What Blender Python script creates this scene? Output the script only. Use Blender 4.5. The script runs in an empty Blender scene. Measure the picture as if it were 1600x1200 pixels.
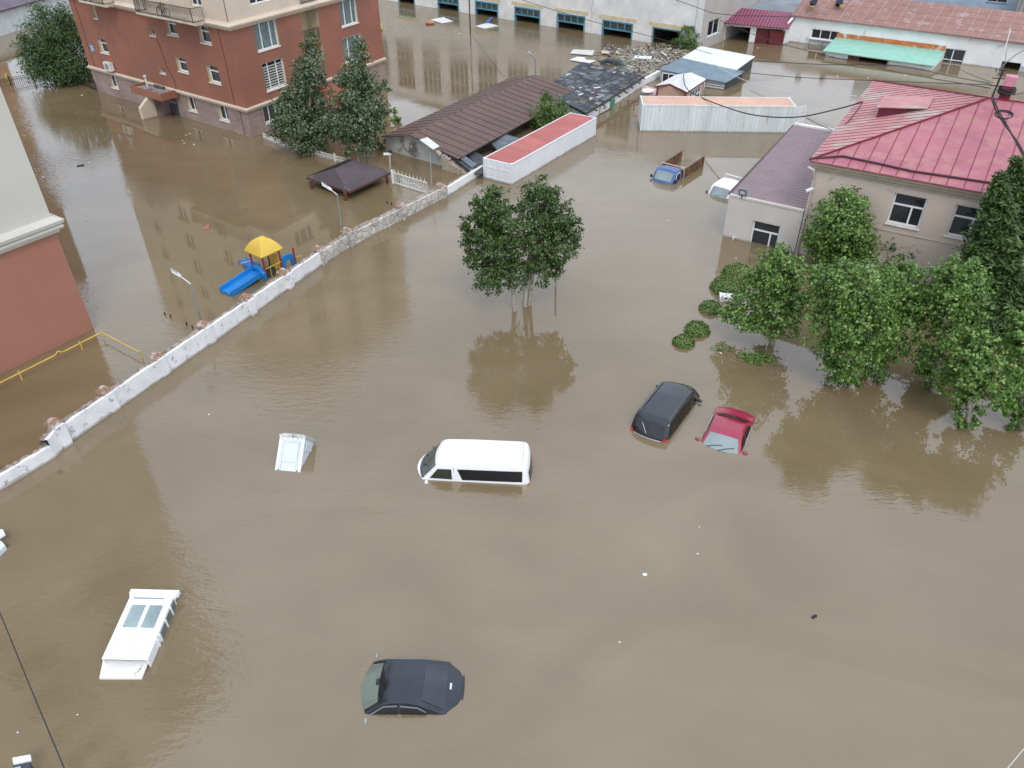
import bpy, bmesh, math, random
import numpy as np
from mathutils import Vector as V, Matrix
R = math.radians
rnd = random.Random(7)
sc = bpy.context.scene
COL = sc.collection

# ------------------------------------------------------------------ camera
FPX, PITCH, ROLL, CAMH = 1197.07, R(36.5611), R(-0.4583), 20.8447
_cp, _sp = math.cos(PITCH), math.sin(PITCH)
FW = V((0, _cp, -_sp)); _rt = V((1, 0, 0)); _up = V((0, _sp, _cp))
RT = math.cos(ROLL) * _rt + math.sin(ROLL) * _up
UP = -math.sin(ROLL) * _rt + math.cos(ROLL) * _up
EYE = V((0, 0, CAMH))
cd = bpy.data.cameras.new('camera'); cam = bpy.data.objects.new('camera', cd); COL.objects.link(cam)
cd.sensor_width = 36; cd.lens = 36 * FPX / 1600; cd.clip_end = 5000; cd.clip_start = 0.1
cam.matrix_world = Matrix(((RT.x, UP.x, -FW.x, EYE.x), (RT.y, UP.y, -FW.y, EYE.y), (RT.z, UP.z, -FW.z, EYE.z), (0, 0, 0, 1)))
sc.camera = cam

# ------------------------------------------------------------------ sky, sun, exposure
SUN_EL, SUN_AZ = R(52), R(168)          # azimuth clockwise from +Y
w = bpy.data.worlds.new("World"); sc.world = w; w.use_nodes = True
nt = w.node_tree; N = nt.nodes; bg = N['Background']
sky = N.new('ShaderNodeTexSky'); sky.sky_type = 'NISHITA'; sky.sun_disc = False
sky.sun_elevation = SUN_EL; sky.sun_rotation = SUN_AZ; sky.dust_density = 2.5
tc = N.new('ShaderNodeTexCoord'); mp = N.new('ShaderNodeMapping'); mp.inputs['Scale'].default_value = (1, 1, 2.2)
nz = N.new('ShaderNodeTexNoise'); nz.inputs['Scale'].default_value = 2.6; nz.inputs['Detail'].default_value = 7
rp = N.new('ShaderNodeValToRGB'); rp.color_ramp.elements[0].position = .36; rp.color_ramp.elements[1].position = .62
rp.color_ramp.elements[0].color = (6.7, 7.5, 8.9, 1); rp.color_ramp.elements[1].color = (9.3, 10.1, 11.5, 1)
mx = N.new('ShaderNodeMixRGB'); mx.inputs[0].default_value = .86
nt.links.new(tc.outputs['Generated'], mp.inputs[0]); nt.links.new(mp.outputs[0], nz.inputs['Vector'])
nt.links.new(nz.outputs['Fac'], rp.inputs[0]); nt.links.new(sky.outputs[0], mx.inputs[1]); nt.links.new(rp.outputs[0], mx.inputs[2])
nt.links.new(mx.outputs[0], bg.inputs[0]); bg.inputs[1].default_value = .12
sl = bpy.data.lights.new('sun', 'SUN'); sl.energy = 1.0; sl.angle = R(18); sl.color = (1, .93, .84)
so = bpy.data.objects.new('sun', sl); COL.objects.link(so)
sd = V((math.sin(SUN_AZ) * math.cos(SUN_EL), math.cos(SUN_AZ) * math.cos(SUN_EL), math.sin(SUN_EL)))
so.rotation_euler = (-sd).to_track_quat('-Z', 'Y').to_euler(); so.location = (0, 0, 60)
sc.view_settings.view_transform = 'Standard'; sc.view_settings.look = 'None'
sc.view_settings.exposure = 0.42; sc.view_settings.gamma = 1
sc.cycles.max_bounces = 6; sc.cycles.transparent_max_bounces = 4

# ------------------------------------------------------------------ helpers: measuring
def ray(u, v): return FW * FPX + RT * (u - 800) + UP * (600 - v)
def G(u, v, z=0.0):
    d = ray(u, v); t = (z - EYE.z) / d.z; return EYE + d * t
def VP(u, v, base):                     # point on the upright plane through base that faces the camera
    n = V((base.x, base.y, 0)).normalized(); d = ray(u, v); t = (base - EYE).dot(n) / d.dot(n); return EYE + d * t
def px2m(base): return (base - EYE).dot(FW) / FPX
class Facade:
    def __init__(s, p0, p1):
        s.p0 = V((p0[0], p0[1], 0)); e = V((p1[0], p1[1], 0)) - s.p0; s.L = e.length; s.u = e / s.L
        n = V((s.u.y, -s.u.x, 0)); s.n = n if n.dot(EYE - s.p0) > 0 else -n
    def px(s, u, v):
        d = ray(u, v); t = (s.p0 - EYE).dot(s.n) / d.dot(s.n); p = EYE + d * t
        return (p - s.p0).dot(s.u), p.z
    def pt(s, a, z, d=0.0): return s.p0 + s.u * a + s.n * d + V((0, 0, z))
    def rect(s, a, b):
        (s0, z1), (s1, z0) = s.px(*a), s.px(*b)
        return min(s0, s1), max(s0, s1), min(z0, z1), max(z0, z1)

# ------------------------------------------------------------------ helpers: meshes
class MB:
    def __init__(s): s.v = []; s.f = []; s.m = []
    def add(s, vs, fs, mi=0):
        o = len(s.v); s.v += [V(p) for p in vs]
        for f in fs: s.f.append([i + o for i in f]); s.m.append(mi)
        return s
    def quad(s, a, b, c, d, mi=0): return s.add([a, b, c, d], [(0, 1, 2, 3)], mi)
    def poly(s, ps, mi=0): return s.add(ps, [tuple(range(len(ps)))], mi)
    def prism(s, ps, vec, mi=0):
        n = len(ps); vec = V(vec); q = [V(p) for p in ps]
        return s.add(q + [p + vec for p in q], [tuple(range(n))[::-1], tuple(range(n, 2 * n))] + [(i, (i + 1) % n, n + (i + 1) % n, n + i) for i in range(n)], mi)
    def box(s, lo, hi, mi=0, rz=0.0, c=None):
        ps = [V((x, y, lo[2])) for x, y in ((lo[0], lo[1]), (hi[0], lo[1]), (hi[0], hi[1]), (lo[0], hi[1]))]
        if rz or c:
            c = V(c or (0, 0, 0)); m = Matrix.Rotation(rz, 4, 'Z'); ps = [m @ p + c for p in ps]
        return s.prism(ps, (0, 0, hi[2] - lo[2]), mi)
    def bar(s, a, b, w, h, mi=0, up=V((0, 0, 1))):
        a, b = V(a), V(b); d = (b - a).normalized(); x = d.cross(up)
        if x.length < 1e-4: x = d.cross(V((1, 0, 0)))
        x.normalize(); y = x.cross(d); x = x * w / 2; y = y * h / 2
        return s.prism([a - x - y, a + x - y, a + x + y, a - x + y], b - a, mi)
    def tube(s, ps, r, n=6, mi=0, cap=True):
        ps = [V(p) for p in ps]; rs = r if isinstance(r, (list, tuple)) else [r] * len(ps); o = []
        ref = V((.31, .22, .93)).normalized()
        for i, p in enumerate(ps):
            d = (ps[min(i + 1, len(ps) - 1)] - ps[max(i - 1, 0)]).normalized()
            x = d.cross(ref)
            if x.length < 1e-3: x = d.cross(V((1, 0, 0)))
            x.normalize(); y = d.cross(x)
            o += [p + (x * math.cos(t) + y * math.sin(t)) * rs[i] for t in [2 * math.pi * k / n for k in range(n)]]
        fs = [(i * n + k, i * n + (k + 1) % n, (i + 1) * n + (k + 1) % n, (i + 1) * n + k) for i in range(len(ps) - 1) for k in range(n)]
        if cap: fs += [tuple(range(n))[::-1], tuple(range((len(ps) - 1) * n, len(ps) * n))]
        return s.add(o, fs, mi)
    def lathe(s, c, prof, n=16, mi=0):
        c = V(c); o = []
        for r, z in prof: o += [c + V((r * math.cos(2 * math.pi * k / n), r * math.sin(2 * math.pi * k / n), z)) for k in range(n)]
        m = len(prof)
        return s.add(o, [(i * n + k, i * n + (k + 1) % n, (i + 1) * n + (k + 1) % n, (i + 1) * n + k) for i in range(m - 1) for k in range(n)] + [tuple(range(n))[::-1], tuple(range((m - 1) * n, m * n))], mi)
    def grid(s, rows, mi=0):
        n = len(rows[0]); o = [p for r in rows for p in r]
        return s.add(o, [(i * n + k, i * n + k + 1, (i + 1) * n + k + 1, (i + 1) * n + k) for i in range(len(rows) - 1) for k in range(n - 1)], mi)
ORG = {}
def build(name, mb, mats, parent=None, smooth=None, kind=None):
    me = bpy.data.meshes.new(name); o = bpy.data.objects.new(name, me); COL.objects.link(o)
    org = ORG.get(parent.name, V((0, 0, 0))) if parent else V((0, 0, 0))
    me.from_pydata([p - org for p in mb.v], [], mb.f)
    for m in (mats if isinstance(mats, (list, tuple)) else [mats]): me.materials.append(m)
    me.polygons.foreach_set('material_index', mb.m)
    bm = bmesh.new(); bm.from_mesh(me); bmesh.ops.recalc_face_normals(bm, faces=bm.faces); bm.to_mesh(me); bm.free()
    if smooth is not None:
        me.polygons.foreach_set('use_smooth', [True] * len(me.polygons)); me.set_sharp_from_angle(angle=R(smooth))
    if parent: o.parent = parent; ORG[o.name] = org
    if kind: o['kind'] = kind
    return o
def tag(o, label, cat, group=None, kind=None):
    o['label'] = label; o['category'] = cat
    if group: o['group'] = group
    if kind: o['kind'] = kind
    return o
def thing(name, label, cat, loc, group=None, local=None):
    o = bpy.data.objects.new(name, None); COL.objects.link(o); o.empty_display_size = .2
    if local is not None:
        o.matrix_world = local; ORG[o.name] = V((0, 0, 0))
    else:
        o.location = loc; ORG[o.name] = V(loc)
    return tag(o, label, cat, group)
def solo(name, mb, mats, label, cat, group=None, smooth=None, kind=None):   # a thing that is one mesh, origin at its base centre
    xs = [p.x for p in mb.v]; ys = [p.y for p in mb.v]; zs = [p.z for p in mb.v]
    c = V(((min(xs) + max(xs)) / 2, (min(ys) + max(ys)) / 2, min(zs)))
    mb.v = [p - c for p in mb.v]
    o = build(name, mb, mats, None, smooth); o.location = c
    return tag(o, label, cat, group, kind)

# ------------------------------------------------------------------ helpers: materials
def mat(name, c, rough=.7, var=.18, scale=1.5, c2=None, f2=.5, s2=.8, bump=0., bscale=20, metal=0., spec=.5, coat=0., stretch=None):
    m = bpy.data.materials.new(name); m.use_nodes = True; t = m.node_tree; n = t.nodes; b = n['Principled BSDF']
    b.inputs['Roughness'].default_value = rough; b.inputs['Metallic'].default_value = metal
    b.inputs['Specular IOR Level'].default_value = spec; b.inputs['Coat Weight'].default_value = coat; b.inputs['Coat Roughness'].default_value = .04
    tc = n.new('ShaderNodeTexCoord'); mpn = n.new('ShaderNodeMapping'); t.links.new(tc.outputs['Object'], mpn.inputs[0])
    if stretch: mpn.inputs['Scale'].default_value = stretch
    a = n.new('ShaderNodeTexNoise'); a.inputs['Scale'].default_value = scale; a.inputs['Detail'].default_value = 6
    t.links.new(mpn.outputs[0], a.inputs['Vector'])
    mr = n.new('ShaderNodeMapRange'); mr.inputs[1].default_value = .3; mr.inputs[2].default_value = .7
    mr.inputs[3].default_value = 1 - var; mr.inputs[4].default_value = 1 + var; t.links.new(a.outputs['Fac'], mr.inputs[0])
    mu = n.new('ShaderNodeMixRGB'); mu.blend_type = 'MULTIPLY'; mu.inputs[0].default_value = 1; mu.inputs[1].default_value = (*c, 1)
    t.links.new(mr.outputs[0], mu.inputs[2]); out = mu.outputs[0]
    if c2:
        a2 = n.new('ShaderNodeTexNoise'); a2.inputs['Scale'].default_value = s2; a2.inputs['Detail'].default_value = 8; a2.inputs['Roughness'].default_value = .65
        t.links.new(mpn.outputs[0], a2.inputs['Vector'])
        r2 = n.new('ShaderNodeMapRange'); r2.inputs[1].default_value = .72 - f2 * .4; r2.inputs[2].default_value = .80 - f2 * .4; t.links.new(a2.outputs['Fac'], r2.inputs[0])
        m2 = n.new('ShaderNodeMixRGB'); t.links.new(r2.outputs[0], m2.inputs[0]); t.links.new(out, m2.inputs[1]); m2.inputs[2].default_value = (*c2, 1); out = m2.outputs[0]
    t.links.new(out, b.inputs['Base Color'])
    if bump:
        a3 = n.new('ShaderNodeTexNoise'); a3.inputs['Scale'].default_value = bscale; a3.inputs['Detail'].default_value = 4; t.links.new(mpn.outputs[0], a3.inputs['Vector'])
        bp = n.new('ShaderNodeBump'); bp.inputs['Strength'].default_value = bump; bp.inputs['Distance'].default_value = .02
        t.links.new(a3.outputs['Fac'], bp.inputs['Height']); t.links.new(bp.outputs[0], b.inputs['Normal'])
    return m
def brickmat(name, c1, c2, mortar, F, bw=.25, bh=.08, ms=.012, rough=.85, var=.5):
    """bricks laid in the plane of facade F"""
    m = bpy.data.materials.new(name); m.use_nodes = True; t = m.node_tree; n = t.nodes; b = n['Principled BSDF']; b.inputs['Roughness'].default_value = rough
    g = n.new('ShaderNodeTexCoord'); vt = n.new('ShaderNodeVectorMath'); vt.operation = 'DOT_PRODUCT'; vt.inputs[1].default_value = F.u
    t.links.new(g.outputs['Object'], vt.inputs[0]); sp = n.new('ShaderNodeSeparateXYZ'); t.links.new(g.outputs['Object'], sp.inputs[0])
    cb = n.new('ShaderNodeCombineXYZ'); t.links.new(vt.outputs['Value'], cb.inputs[0]); t.links.new(sp.outputs['Z'], cb.inputs[1])
    k = n.new('ShaderNodeTexBrick'); k.inputs['Scale'].default_value = 1; k.inputs['Brick Width'].default_value = bw; k.inputs['Row Height'].default_value = bh
    k.inputs['Mortar Size'].default_value = ms; k.inputs['Color1'].default_value = (*c1, 1); k.inputs['Color2'].default_value = (*c2, 1); k.inputs['Mortar'].default_value = (*mortar, 1)
    t.links.new(cb.outputs[0], k.inputs['Vector'])
    a = n.new('ShaderNodeTexNoise'); a.inputs['Scale'].default_value = .7; a.inputs['Detail'].default_value = 7; t.links.new(g.outputs['Object'], a.inputs['Vector'])
    mr = n.new('ShaderNodeMapRange'); mr.inputs[1].default_value = .3; mr.inputs[2].default_value = .7; mr.inputs[3].default_value = 1 - var * .4; mr.inputs[4].default_value = 1 + var * .3
    t.links.new(a.outputs['Fac'], mr.inputs[0])
    mu = n.new('ShaderNodeMixRGB'); mu.blend_type = 'MULTIPLY'; mu.inputs[0].default_value = 1
    t.links.new(k.outputs['Color'], mu.inputs[1]); t.links.new(mr.outputs[0], mu.inputs[2]); t.links.new(mu.outputs[0], b.inputs['Base Color'])
    bp = n.new('ShaderNodeBump'); bp.inputs['Strength'].default_value = .5; bp.inputs['Distance'].default_value = .02
    t.links.new(k.outputs['Fac'], bp.inputs['Height']); bp.invert = True; t.links.new(bp.outputs[0], b.inputs['Normal'])
    return m
def wavemat(name, c, dirv, pitch, depth=.03, rough=.5, var=.12, c2=None, f2=.5, metal=0., scale=.8):
    """profiled sheet: corrugation across direction dirv"""
    m = mat(name, c, rough, var, scale, c2, f2, metal=metal); t = m.node_tree; n = t.nodes; b = n['Principled BSDF']
    g = n.new('ShaderNodeTexCoord'); vt = n.new('ShaderNodeVectorMath'); vt.operation = 'DOT_PRODUCT'; vt.inputs[1].default_value = V(dirv).normalized()
    t.links.new(g.outputs['Object'], vt.inputs[0]); k = n.new('ShaderNodeMath'); k.operation = 'MULTIPLY'; k.inputs[1].default_value = 2 * math.pi / pitch
    t.links.new(vt.outputs['Value'], k.inputs[0]); q = n.new('ShaderNodeMath'); q.operation = 'SINE'; t.links.new(k.outputs[0], q.inputs[0])
    bp = n.new('ShaderNodeBump'); bp.inputs['Strength'].default_value = 1; bp.inputs['Distance'].default_value = depth
    t.links.new(q.outputs[0], bp.inputs['Height']); t.links.new(bp.outputs[0], b.inputs['Normal'])
    return m
def leafmat(name, cols, trans=.25, rough=.45):
    m = bpy.data.materials.new(name); m.use_nodes = True; t = m.node_tree; n = t.nodes; b = n['Principled BSDF']; b.inputs['Roughness'].default_value = rough
    g = n.new('ShaderNodeNewGeometry'); r = n.new('ShaderNodeValToRGB'); r.color_ramp.interpolation = 'LINEAR'
    el = r.color_ramp.elements; el[0].color = (*cols[0], 1); el[1].color = (*cols[-1], 1)
    for i, c in enumerate(cols[1:-1]): e = el.new((i + 1) / (len(cols) - 1)); e.color = (*c, 1)
    t.links.new(g.outputs['Random Per Island'], r.inputs[0]); t.links.new(r.outputs[0], b.inputs['Base Color'])
    tr = n.new('ShaderNodeBsdfTranslucent'); mxs = n.new('ShaderNodeMixShader'); mxs.inputs[0].default_value = trans
    t.links.new(r.outputs[0], tr.inputs[0]); t.links.new(b.outputs[0], mxs.inputs[1]); t.links.new(tr.outputs[0], mxs.inputs[2])
    t.links.new(mxs.outputs[0], n['Material Output'].inputs[0]); return m
def glassmat(name, c=(.02, .025, .03), rough=.04, ior=1.6, var=.3):
    m = mat(name, c, rough, var, .9, spec=.5); m.node_tree.nodes['Principled BSDF'].inputs['IOR'].default_value = ior; return m

WHITE = mat('white_plaster', (.72, .73, .73), .85, .10, 1.6, (.40, .38, .34), .36, 2.6, bump=.4, bscale=14)
WHITE2 = mat('old_white_plaster', (.76, .77, .76), .85, .08, .6, (.48, .46, .42), .35, .9, bump=.3)
BARE = mat('worn_wall_top', (.22, .19, .16), .95, .45, 5, (.40, .33, .27), .6, 4, bump=1, bscale=25)
PVC = mat('white_plastic', (.80, .81, .82), .35, .03, 2)
PVCD = mat('dirty_white_plastic', (.72, .72, .69), .5, .06, 2, (.33, .30, .23), .25, 3)
GLASS = glassmat('window_glass'); GLASSB = glassmat('sky_lit_glass', (.29, .37, .39), .06, 1.8)
CURT = mat('curtain_behind_glass', (.14, .19, .19), .15, .5, 6, stretch=(3, 3, .3))
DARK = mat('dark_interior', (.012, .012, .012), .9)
BLACK = mat('black_metal', (.02, .02, .022), .5)
RUBBER = mat('black_rubber', (.015, .015, .015), .6)
GREYP = mat('grey_pole_paint', (.22, .24, .26), .5, .2)
STEEL = mat('pale_steel', (.62, .64, .65), .4)
RUST = mat('rusty_steel', (.13, .065, .04), .85, .4, 4, (.22, .10, .05), .5, 3)
WOOD = mat('weathered_wood', (.20, .13, .08), .85, .35, 6)
DWOOD = mat('dark_red_wood', (.10, .04, .03), .8, .3, 5)
BARK = mat('grey_bark', (.30, .27, .22), .9, .3, 9, bump=1, bscale=25)
PBARK = mat('pale_bark', (.36, .33, .28), .85, .3, 7, (.10, .09, .08), .4, 9)
CONC = mat('grey_concrete', (.34, .33, .31), .9, .2, 1, bump=.4)
CREAM = mat('cream_render', (.60, .51, .40), .85, .06, .7, bump=.2)
REVEAL = mat('cream_reveal', (.52, .44, .30), .85, .08)
REDR = mat('brick_red_render', (.285, .118, .075), .85, .10, .35, (.25, .11, .075), .5, .5, bump=.25)
REDN = mat('faded_red_render', (.34, .155, .105), .85, .05, .35, bump=.3, bscale=40)
PALE = mat('pale_grey_render', (.53, .515, .455), .85, .05, .4, bump=.2)
BRICKC = mat('orange_brick', (.34, .21, .15), .9, .3, 8, (.52, .48, .44), .5, 4)
def mud(m, h=.10, amt=.55):
    t = m.node_tree; n = t.nodes; b = n['Principled BSDF']; src = b.inputs['Base Color'].links[0].from_socket
    g = n.new('ShaderNodeNewGeometry'); sp = n.new('ShaderNodeSeparateXYZ'); t.links.new(g.outputs['Position'], sp.inputs[0])
    a = n.new('ShaderNodeTexNoise'); a.inputs['Scale'].default_value = 1.7; a.inputs['Detail'].default_value = 5; t.links.new(g.outputs['Position'], a.inputs['Vector'])
    k = n.new('ShaderNodeMath'); k.operation = 'MULTIPLY_ADD'; k.inputs[1].default_value = -h * 2.4; t.links.new(a.outputs['Fac'], k.inputs[0]); t.links.new(sp.outputs['Z'], k.inputs[2])
    r = n.new('ShaderNodeMapRange'); r.inputs[1].default_value = -h * .6; r.inputs[2].default_value = 0; r.inputs[3].default_value = amt; r.inputs[4].default_value = 0; t.links.new(k.outputs[0], r.inputs[0])
    x = n.new('ShaderNodeMixRGB'); t.links.new(r.outputs[0], x.inputs[0]); t.links.new(src, x.inputs[1]); x.inputs[2].default_value = (.15, .115, .075, 1); t.links.new(x.outputs[0], b.inputs['Base Color']); return m
for m_ in (WHITE, WHITE2, CREAM, REDN): mud(m_)
SLATE = mat('dark_slate_sheet', (.05, .055, .062), .7, .4, 3)
DEBRISW = mat('pale_board', (.62, .63, .60), .6, .12, 3)
YEL = mat('yellow_paint', (.62, .44, .06), .5, .15)

# ------------------------------------------------------------------ water (ground is hidden under the muddy flood)
def water_mat():
    m = bpy.data.materials.new('muddy_flood_water'); m.use_nodes = True; t = m.node_tree; n = t.nodes; b = n['Principled BSDF']
    b.inputs['Roughness'].default_value = .025; b.inputs['IOR'].default_value = 1.75
    g = n.new('ShaderNodeTexCoord')
    def noise(sx, sy, detail=3, rot=0., dist=0.):
        mp = n.new('ShaderNodeMapping'); mp.inputs['Scale'].default_value = (sx, sy, 1); mp.inputs['Rotation'].default_value = (0, 0, rot)
        t.links.new(g.outputs['Object'], mp.inputs[0]); a = n.new('ShaderNodeTexNoise'); a.inputs['Scale'].default_value = 1; a.inputs['Detail'].default_value = detail
        a.inputs['Distortion'].default_value = dist; t.links.new(mp.outputs[0], a.inputs['Vector']); return a.outputs['Fac']
    silt = noise(.10, .16, 7, .4, 1.2); r = n.new('ShaderNodeValToRGB'); e = r.color_ramp.elements
    e[0].position = .3; e[0].color = (.165, .122, .065, 1); e[1].position = .72; e[1].color = (.206, .157, .090, 1)
    t.links.new(silt, r.inputs[0])
    st = noise(.13, .22, 7, 1.1, 1.6); sr = n.new('ShaderNodeMapRange'); sr.inputs[1].default_value = .35; sr.inputs[2].default_value = .68; sr.inputs[3].default_value = .95; sr.inputs[4].default_value = 1.045; t.links.new(st, sr.inputs[0])
    sm = n.new('ShaderNodeMixRGB'); sm.blend_type = 'MULTIPLY'; sm.inputs[0].default_value = 1; t.links.new(r.outputs[0], sm.inputs[1]); t.links.new(sr.outputs[0], sm.inputs[2]); t.links.new(sm.outputs[0], b.inputs['Base Color'])
    def math2(op, a, c):
        k = n.new('ShaderNodeMath'); k.operation = op
        for i, q in enumerate((a, c)):
            if isinstance(q, (int, float)): k.inputs[i].default_value = q
            else: t.links.new(q, k.inputs[i])
        return k.outputs[0]
    rip = math2('ADD', noise(1.6, 4.2, 3, .25, .4), math2('MULTIPLY', noise(5.5, 11, 2, -.2), .45))
    patch = n.new('ShaderNodeMapRange'); patch.inputs[1].default_value = .44; patch.inputs[2].default_value = .70; patch.inputs[3].default_value = .035; patch.inputs[4].default_value = 1.
    t.links.new(noise(.045, .06, 3, .9), patch.inputs[0])
    h = math2('MULTIPLY', rip, patch.outputs[0])
    bp = n.new('ShaderNodeBump'); bp.inputs['Strength'].default_value = .8; bp.inputs['Distance'].default_value = .026
    t.links.new(h, bp.inputs['Height']); t.links.new(bp.outputs[0], b.inputs['Normal'])
    return m
mb = MB().quad((-1500, -1500, 0), (1500, -1500, 0), (1500, 1500, 0), (-1500, 1500, 0))
build('water', mb, water_mat(), kind='structure')
mb = MB().quad((-1500, -1500, -2.2), (1500, -1500, -2.2), (1500, 1500, -2.2), (-1500, 1500, -2.2))
build('ground', mb, mat('silt', (.12, .10, .07), .95), kind='structure')

# ------------------------------------------------------------------ building helpers
ZB = -1.6                               # walls go down to the drowned ground
def wall(mb, F, s0, s1, z0, z1, holes=(), depth=.22, mi=0, ri=None, d=0.):
    """facade skin with openings (s0,s1,z0,z1) and their reveals"""
    ss = sorted({s0, s1, *[x for h in holes for x in h[:2]]}); zz = sorted({z0, z1, *[x for h in holes for x in h[2:4]]})
    ss = [x for x in ss if s0 <= x <= s1]; zz = [x for x in zz if z0 <= x <= z1]
    for i in range(len(ss) - 1):
        for k in range(len(zz) - 1):
            cs, cz = (ss[i] + ss[i + 1]) / 2, (zz[k] + zz[k + 1]) / 2
            if any(h[0] < cs < h[1] and h[2] < cz < h[3] for h in holes): continue
            mb.quad(F.pt(ss[i], zz[k], d), F.pt(ss[i + 1], zz[k], d), F.pt(ss[i + 1], zz[k + 1], d), F.pt(ss[i], zz[k + 1], d), mi)
    ri = mi if ri is None else ri
    for a, b, c, e in [h[:4] for h in holes]:
        for p, q in (((a, c), (b, c)), ((b, c), (b, e)), ((b, e), (a, e)), ((a, e), (a, c))):
            mb.quad(F.pt(*p, d), F.pt(*q, d), F.pt(*q, d - depth), F.pt(*p, d - depth), ri)
def fbox(mb, F, s0, s1, z0, z1, d0, d1, mi=0):
    mb.prism([F.pt(s0, z0, d0), F.pt(s1, z0, d0), F.pt(s1, z0, d1), F.pt(s0, z0, d1)], (0, 0, z1 - z0), mi)
def window(F, h, parent, depth=.22, vbars=(.5,), hbars=(), sill=True, glass=None, fm=None, w=.07, silm=None, name='window', vh=(0, 1), d=0., back=None):
    """h=(s0,s1,z0,z1); vbars/hbars as fractions; returns the frame"""
    s0, s1, z0, z1 = h[:4]; g = depth - .03; f = MB(); a, b = d - g - .05, d - g + .03
    fbox(f, F, s0, s0 + w, z0, z1, a, b); fbox(f, F, s1 - w, s1, z0, z1, a, b)
    fbox(f, F, s0 + w, s1 - w, z0, z0 + w, a, b); fbox(f, F, s0 + w, s1 - w, z1 - w, z1, a, b)
    for q in vbars: x = s0 + (s1 - s0) * q; fbox(f, F, x - w / 2, x + w / 2, z0 + w + (z1 - z0 - 2 * w) * vh[0], z0 + w + (z1 - z0 - 2 * w) * vh[1], a, b - .004)
    for q in hbars: z = z0 + (z1 - z0) * q; fbox(f, F, s0 + w, s1 - w, z - w / 2, z + w / 2, a, b - .008)
    o = build(name, f, fm or PVC, parent)
    p = MB().quad(F.pt(s0 + w * .6, z0 + w * .6, a + .02), F.pt(s1 - w * .6, z0 + w * .6, a + .02), F.pt(s1 - w * .6, z1 - w * .6, a + .02), F.pt(s0 + w * .6, z1 - w * .6, a + .02))
    build('pane', p, glass or GLASS, o)
    if sill:
        s = MB(); fbox(s, F, s0 - .06, s1 + .06, z0 - .06, z0 - .003, d - depth + .04, d + .07); build('sill', s, silm or PVC, o)
    return o
def roof_plane(mb, poly, th=.08, sp=0, rw=.05, rh=.05, mi=0, rmi=1, inset=.05):
    """slab along polygon (first edge = eave) with standing seams running up the slope"""
    P = [V(p) for p in poly]; e = (P[1] - P[0]); L = e.length; e.normalize(); n = (P[1] - P[0]).cross(P[2] - P[0]).normalized()
    if n.z < 0: n = -n
    f = n.cross(e); 
    if f.dot(P[2] - P[0]) < 0: f = -f
    mb.prism(P, n * -th, mi)
    if sp:
        q = [((p - P[0]).dot(e), (p - P[0]).dot(f)) for p in P]; lo = min(a for a, _ in q); hi = max(a for a, _ in q); x = lo + sp * .5
        while x < hi:
            cr = []
            for i in range(len(q)):
                (a, b), (c, d) = q[i], q[(i + 1) % len(q)]
                if (a - x) * (c - x) < 0: cr.append(b + (d - b) * (x - a) / (c - a))
            if len(cr) >= 2 and max(cr) - min(cr) > .3:
                a, b = P[0] + e * x + f * (min(cr) + inset), P[0] + e * x + f * (max(cr) - inset)
                mb.bar(a + n * rh * .4, b + n * rh * .4, rw, rh, rmi, up=n)
            x += sp
def cornice(mb, F, s0, s1, prof, mi=0):
    """moulding: prof = [(z, outwards)] closed against the wall"""
    n2 = getattr(F, 'mitre', None)
    if n2 is None: ps = [F.pt(s0, z, d) for z, d in prof]
    else: ps = [F.p0 + (F.n + n2) * (d / (1 + F.n.dot(n2))) + V((0, 0, z)) for z, d in prof]
    pe = [F.pt(s1, z, d) for z, d in prof]; n = len(ps)
    mb.add(ps + pe, [tuple(range(n))[::-1], tuple(range(n, 2 * n))] + [(i, (i + 1) % n, n + (i + 1) % n, n + i) for i in range(n)], mi)
def rail(mb, a, b, z0, z1, sp, r=.012, tr=.022, mids=()):
    a, b = V(a), V(b); L = (b - a).length; n = max(1, round(L / sp))
    for i in range(n + 1):
        p = a.lerp(b, i / n); mb.bar(p + V((0, 0, z0)), p + V((0, 0, z1)), r * 2, r * 2)
    for z in (z1, z0 + .06, *mids): mb.bar(a + V((0, 0, z)), b + V((0, 0, z)), tr * 2, tr * 1.6)

# ================================================================== RED APARTMENT BUILDING (far left)
C = G(394.5, 215); FL = Facade(C, G(152, 142)); FR = Facade(C, V((*G(600, 92, 2.2).xy, 0)))
apt = thing('apartment_building', 'brick red apartment block with cream upper storeys and pinkish brick ground floor', 'building', C)
Lw = FL.L; Rw = FR.L; Z1, Z2, ZT = 2.2, 8.3, 26.5
lh = [FL.rect(*q) for q in (((256, 26.5), (279, 57)), ((307.5, 38.5), (331, 70)), ((139, 1), (153, 29.5)), ((273.5, 88.5), (295, 115)), ((321.5, 100.5), (346, 132.5)), ((151, 59), (171, 85)))]
lsm = [FL.rect((232.5, 46.5), (243.5, 57)), FL.rect((249, 106), (259, 116))]
lb = [FL.rect(*q) for q in (((167.5, 112.5), (186, 139.5)), ((289, 146), (309, 176)), ((337.5, 160), (359, 191)))]
lb = [(a, b, c, 2.0) for a, b, c, d in lb]; lh = [(a, b, c, min(d, 8.05)) for a, b, c, d in lh]
rh = [FR.rect(*q) for q in (((395, 37.5), (437.5, 71)), ((409, 100), (449, 132)), ((529, 2), (560, 35)))] + [(12.45, 15.0, 3.05, 5.06)]
log = [(7.65, 9.75, 5.55, 8.05), (7.65, 9.8, 2.85, 5.35)]
rb = [(1.7, 3.9, .6, 1.95), (12.6, 15.6, .5, 1.9)]
def upper(holes_s, L, F):               # repeated storeys above the picture's edge
    out = []
    for k in range(6):
        z = 9.4 + k * 2.9
        out += [(a, b, z, min(z + 1.5, ZT - .4)) for a, b in holes_s]
    return out
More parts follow.
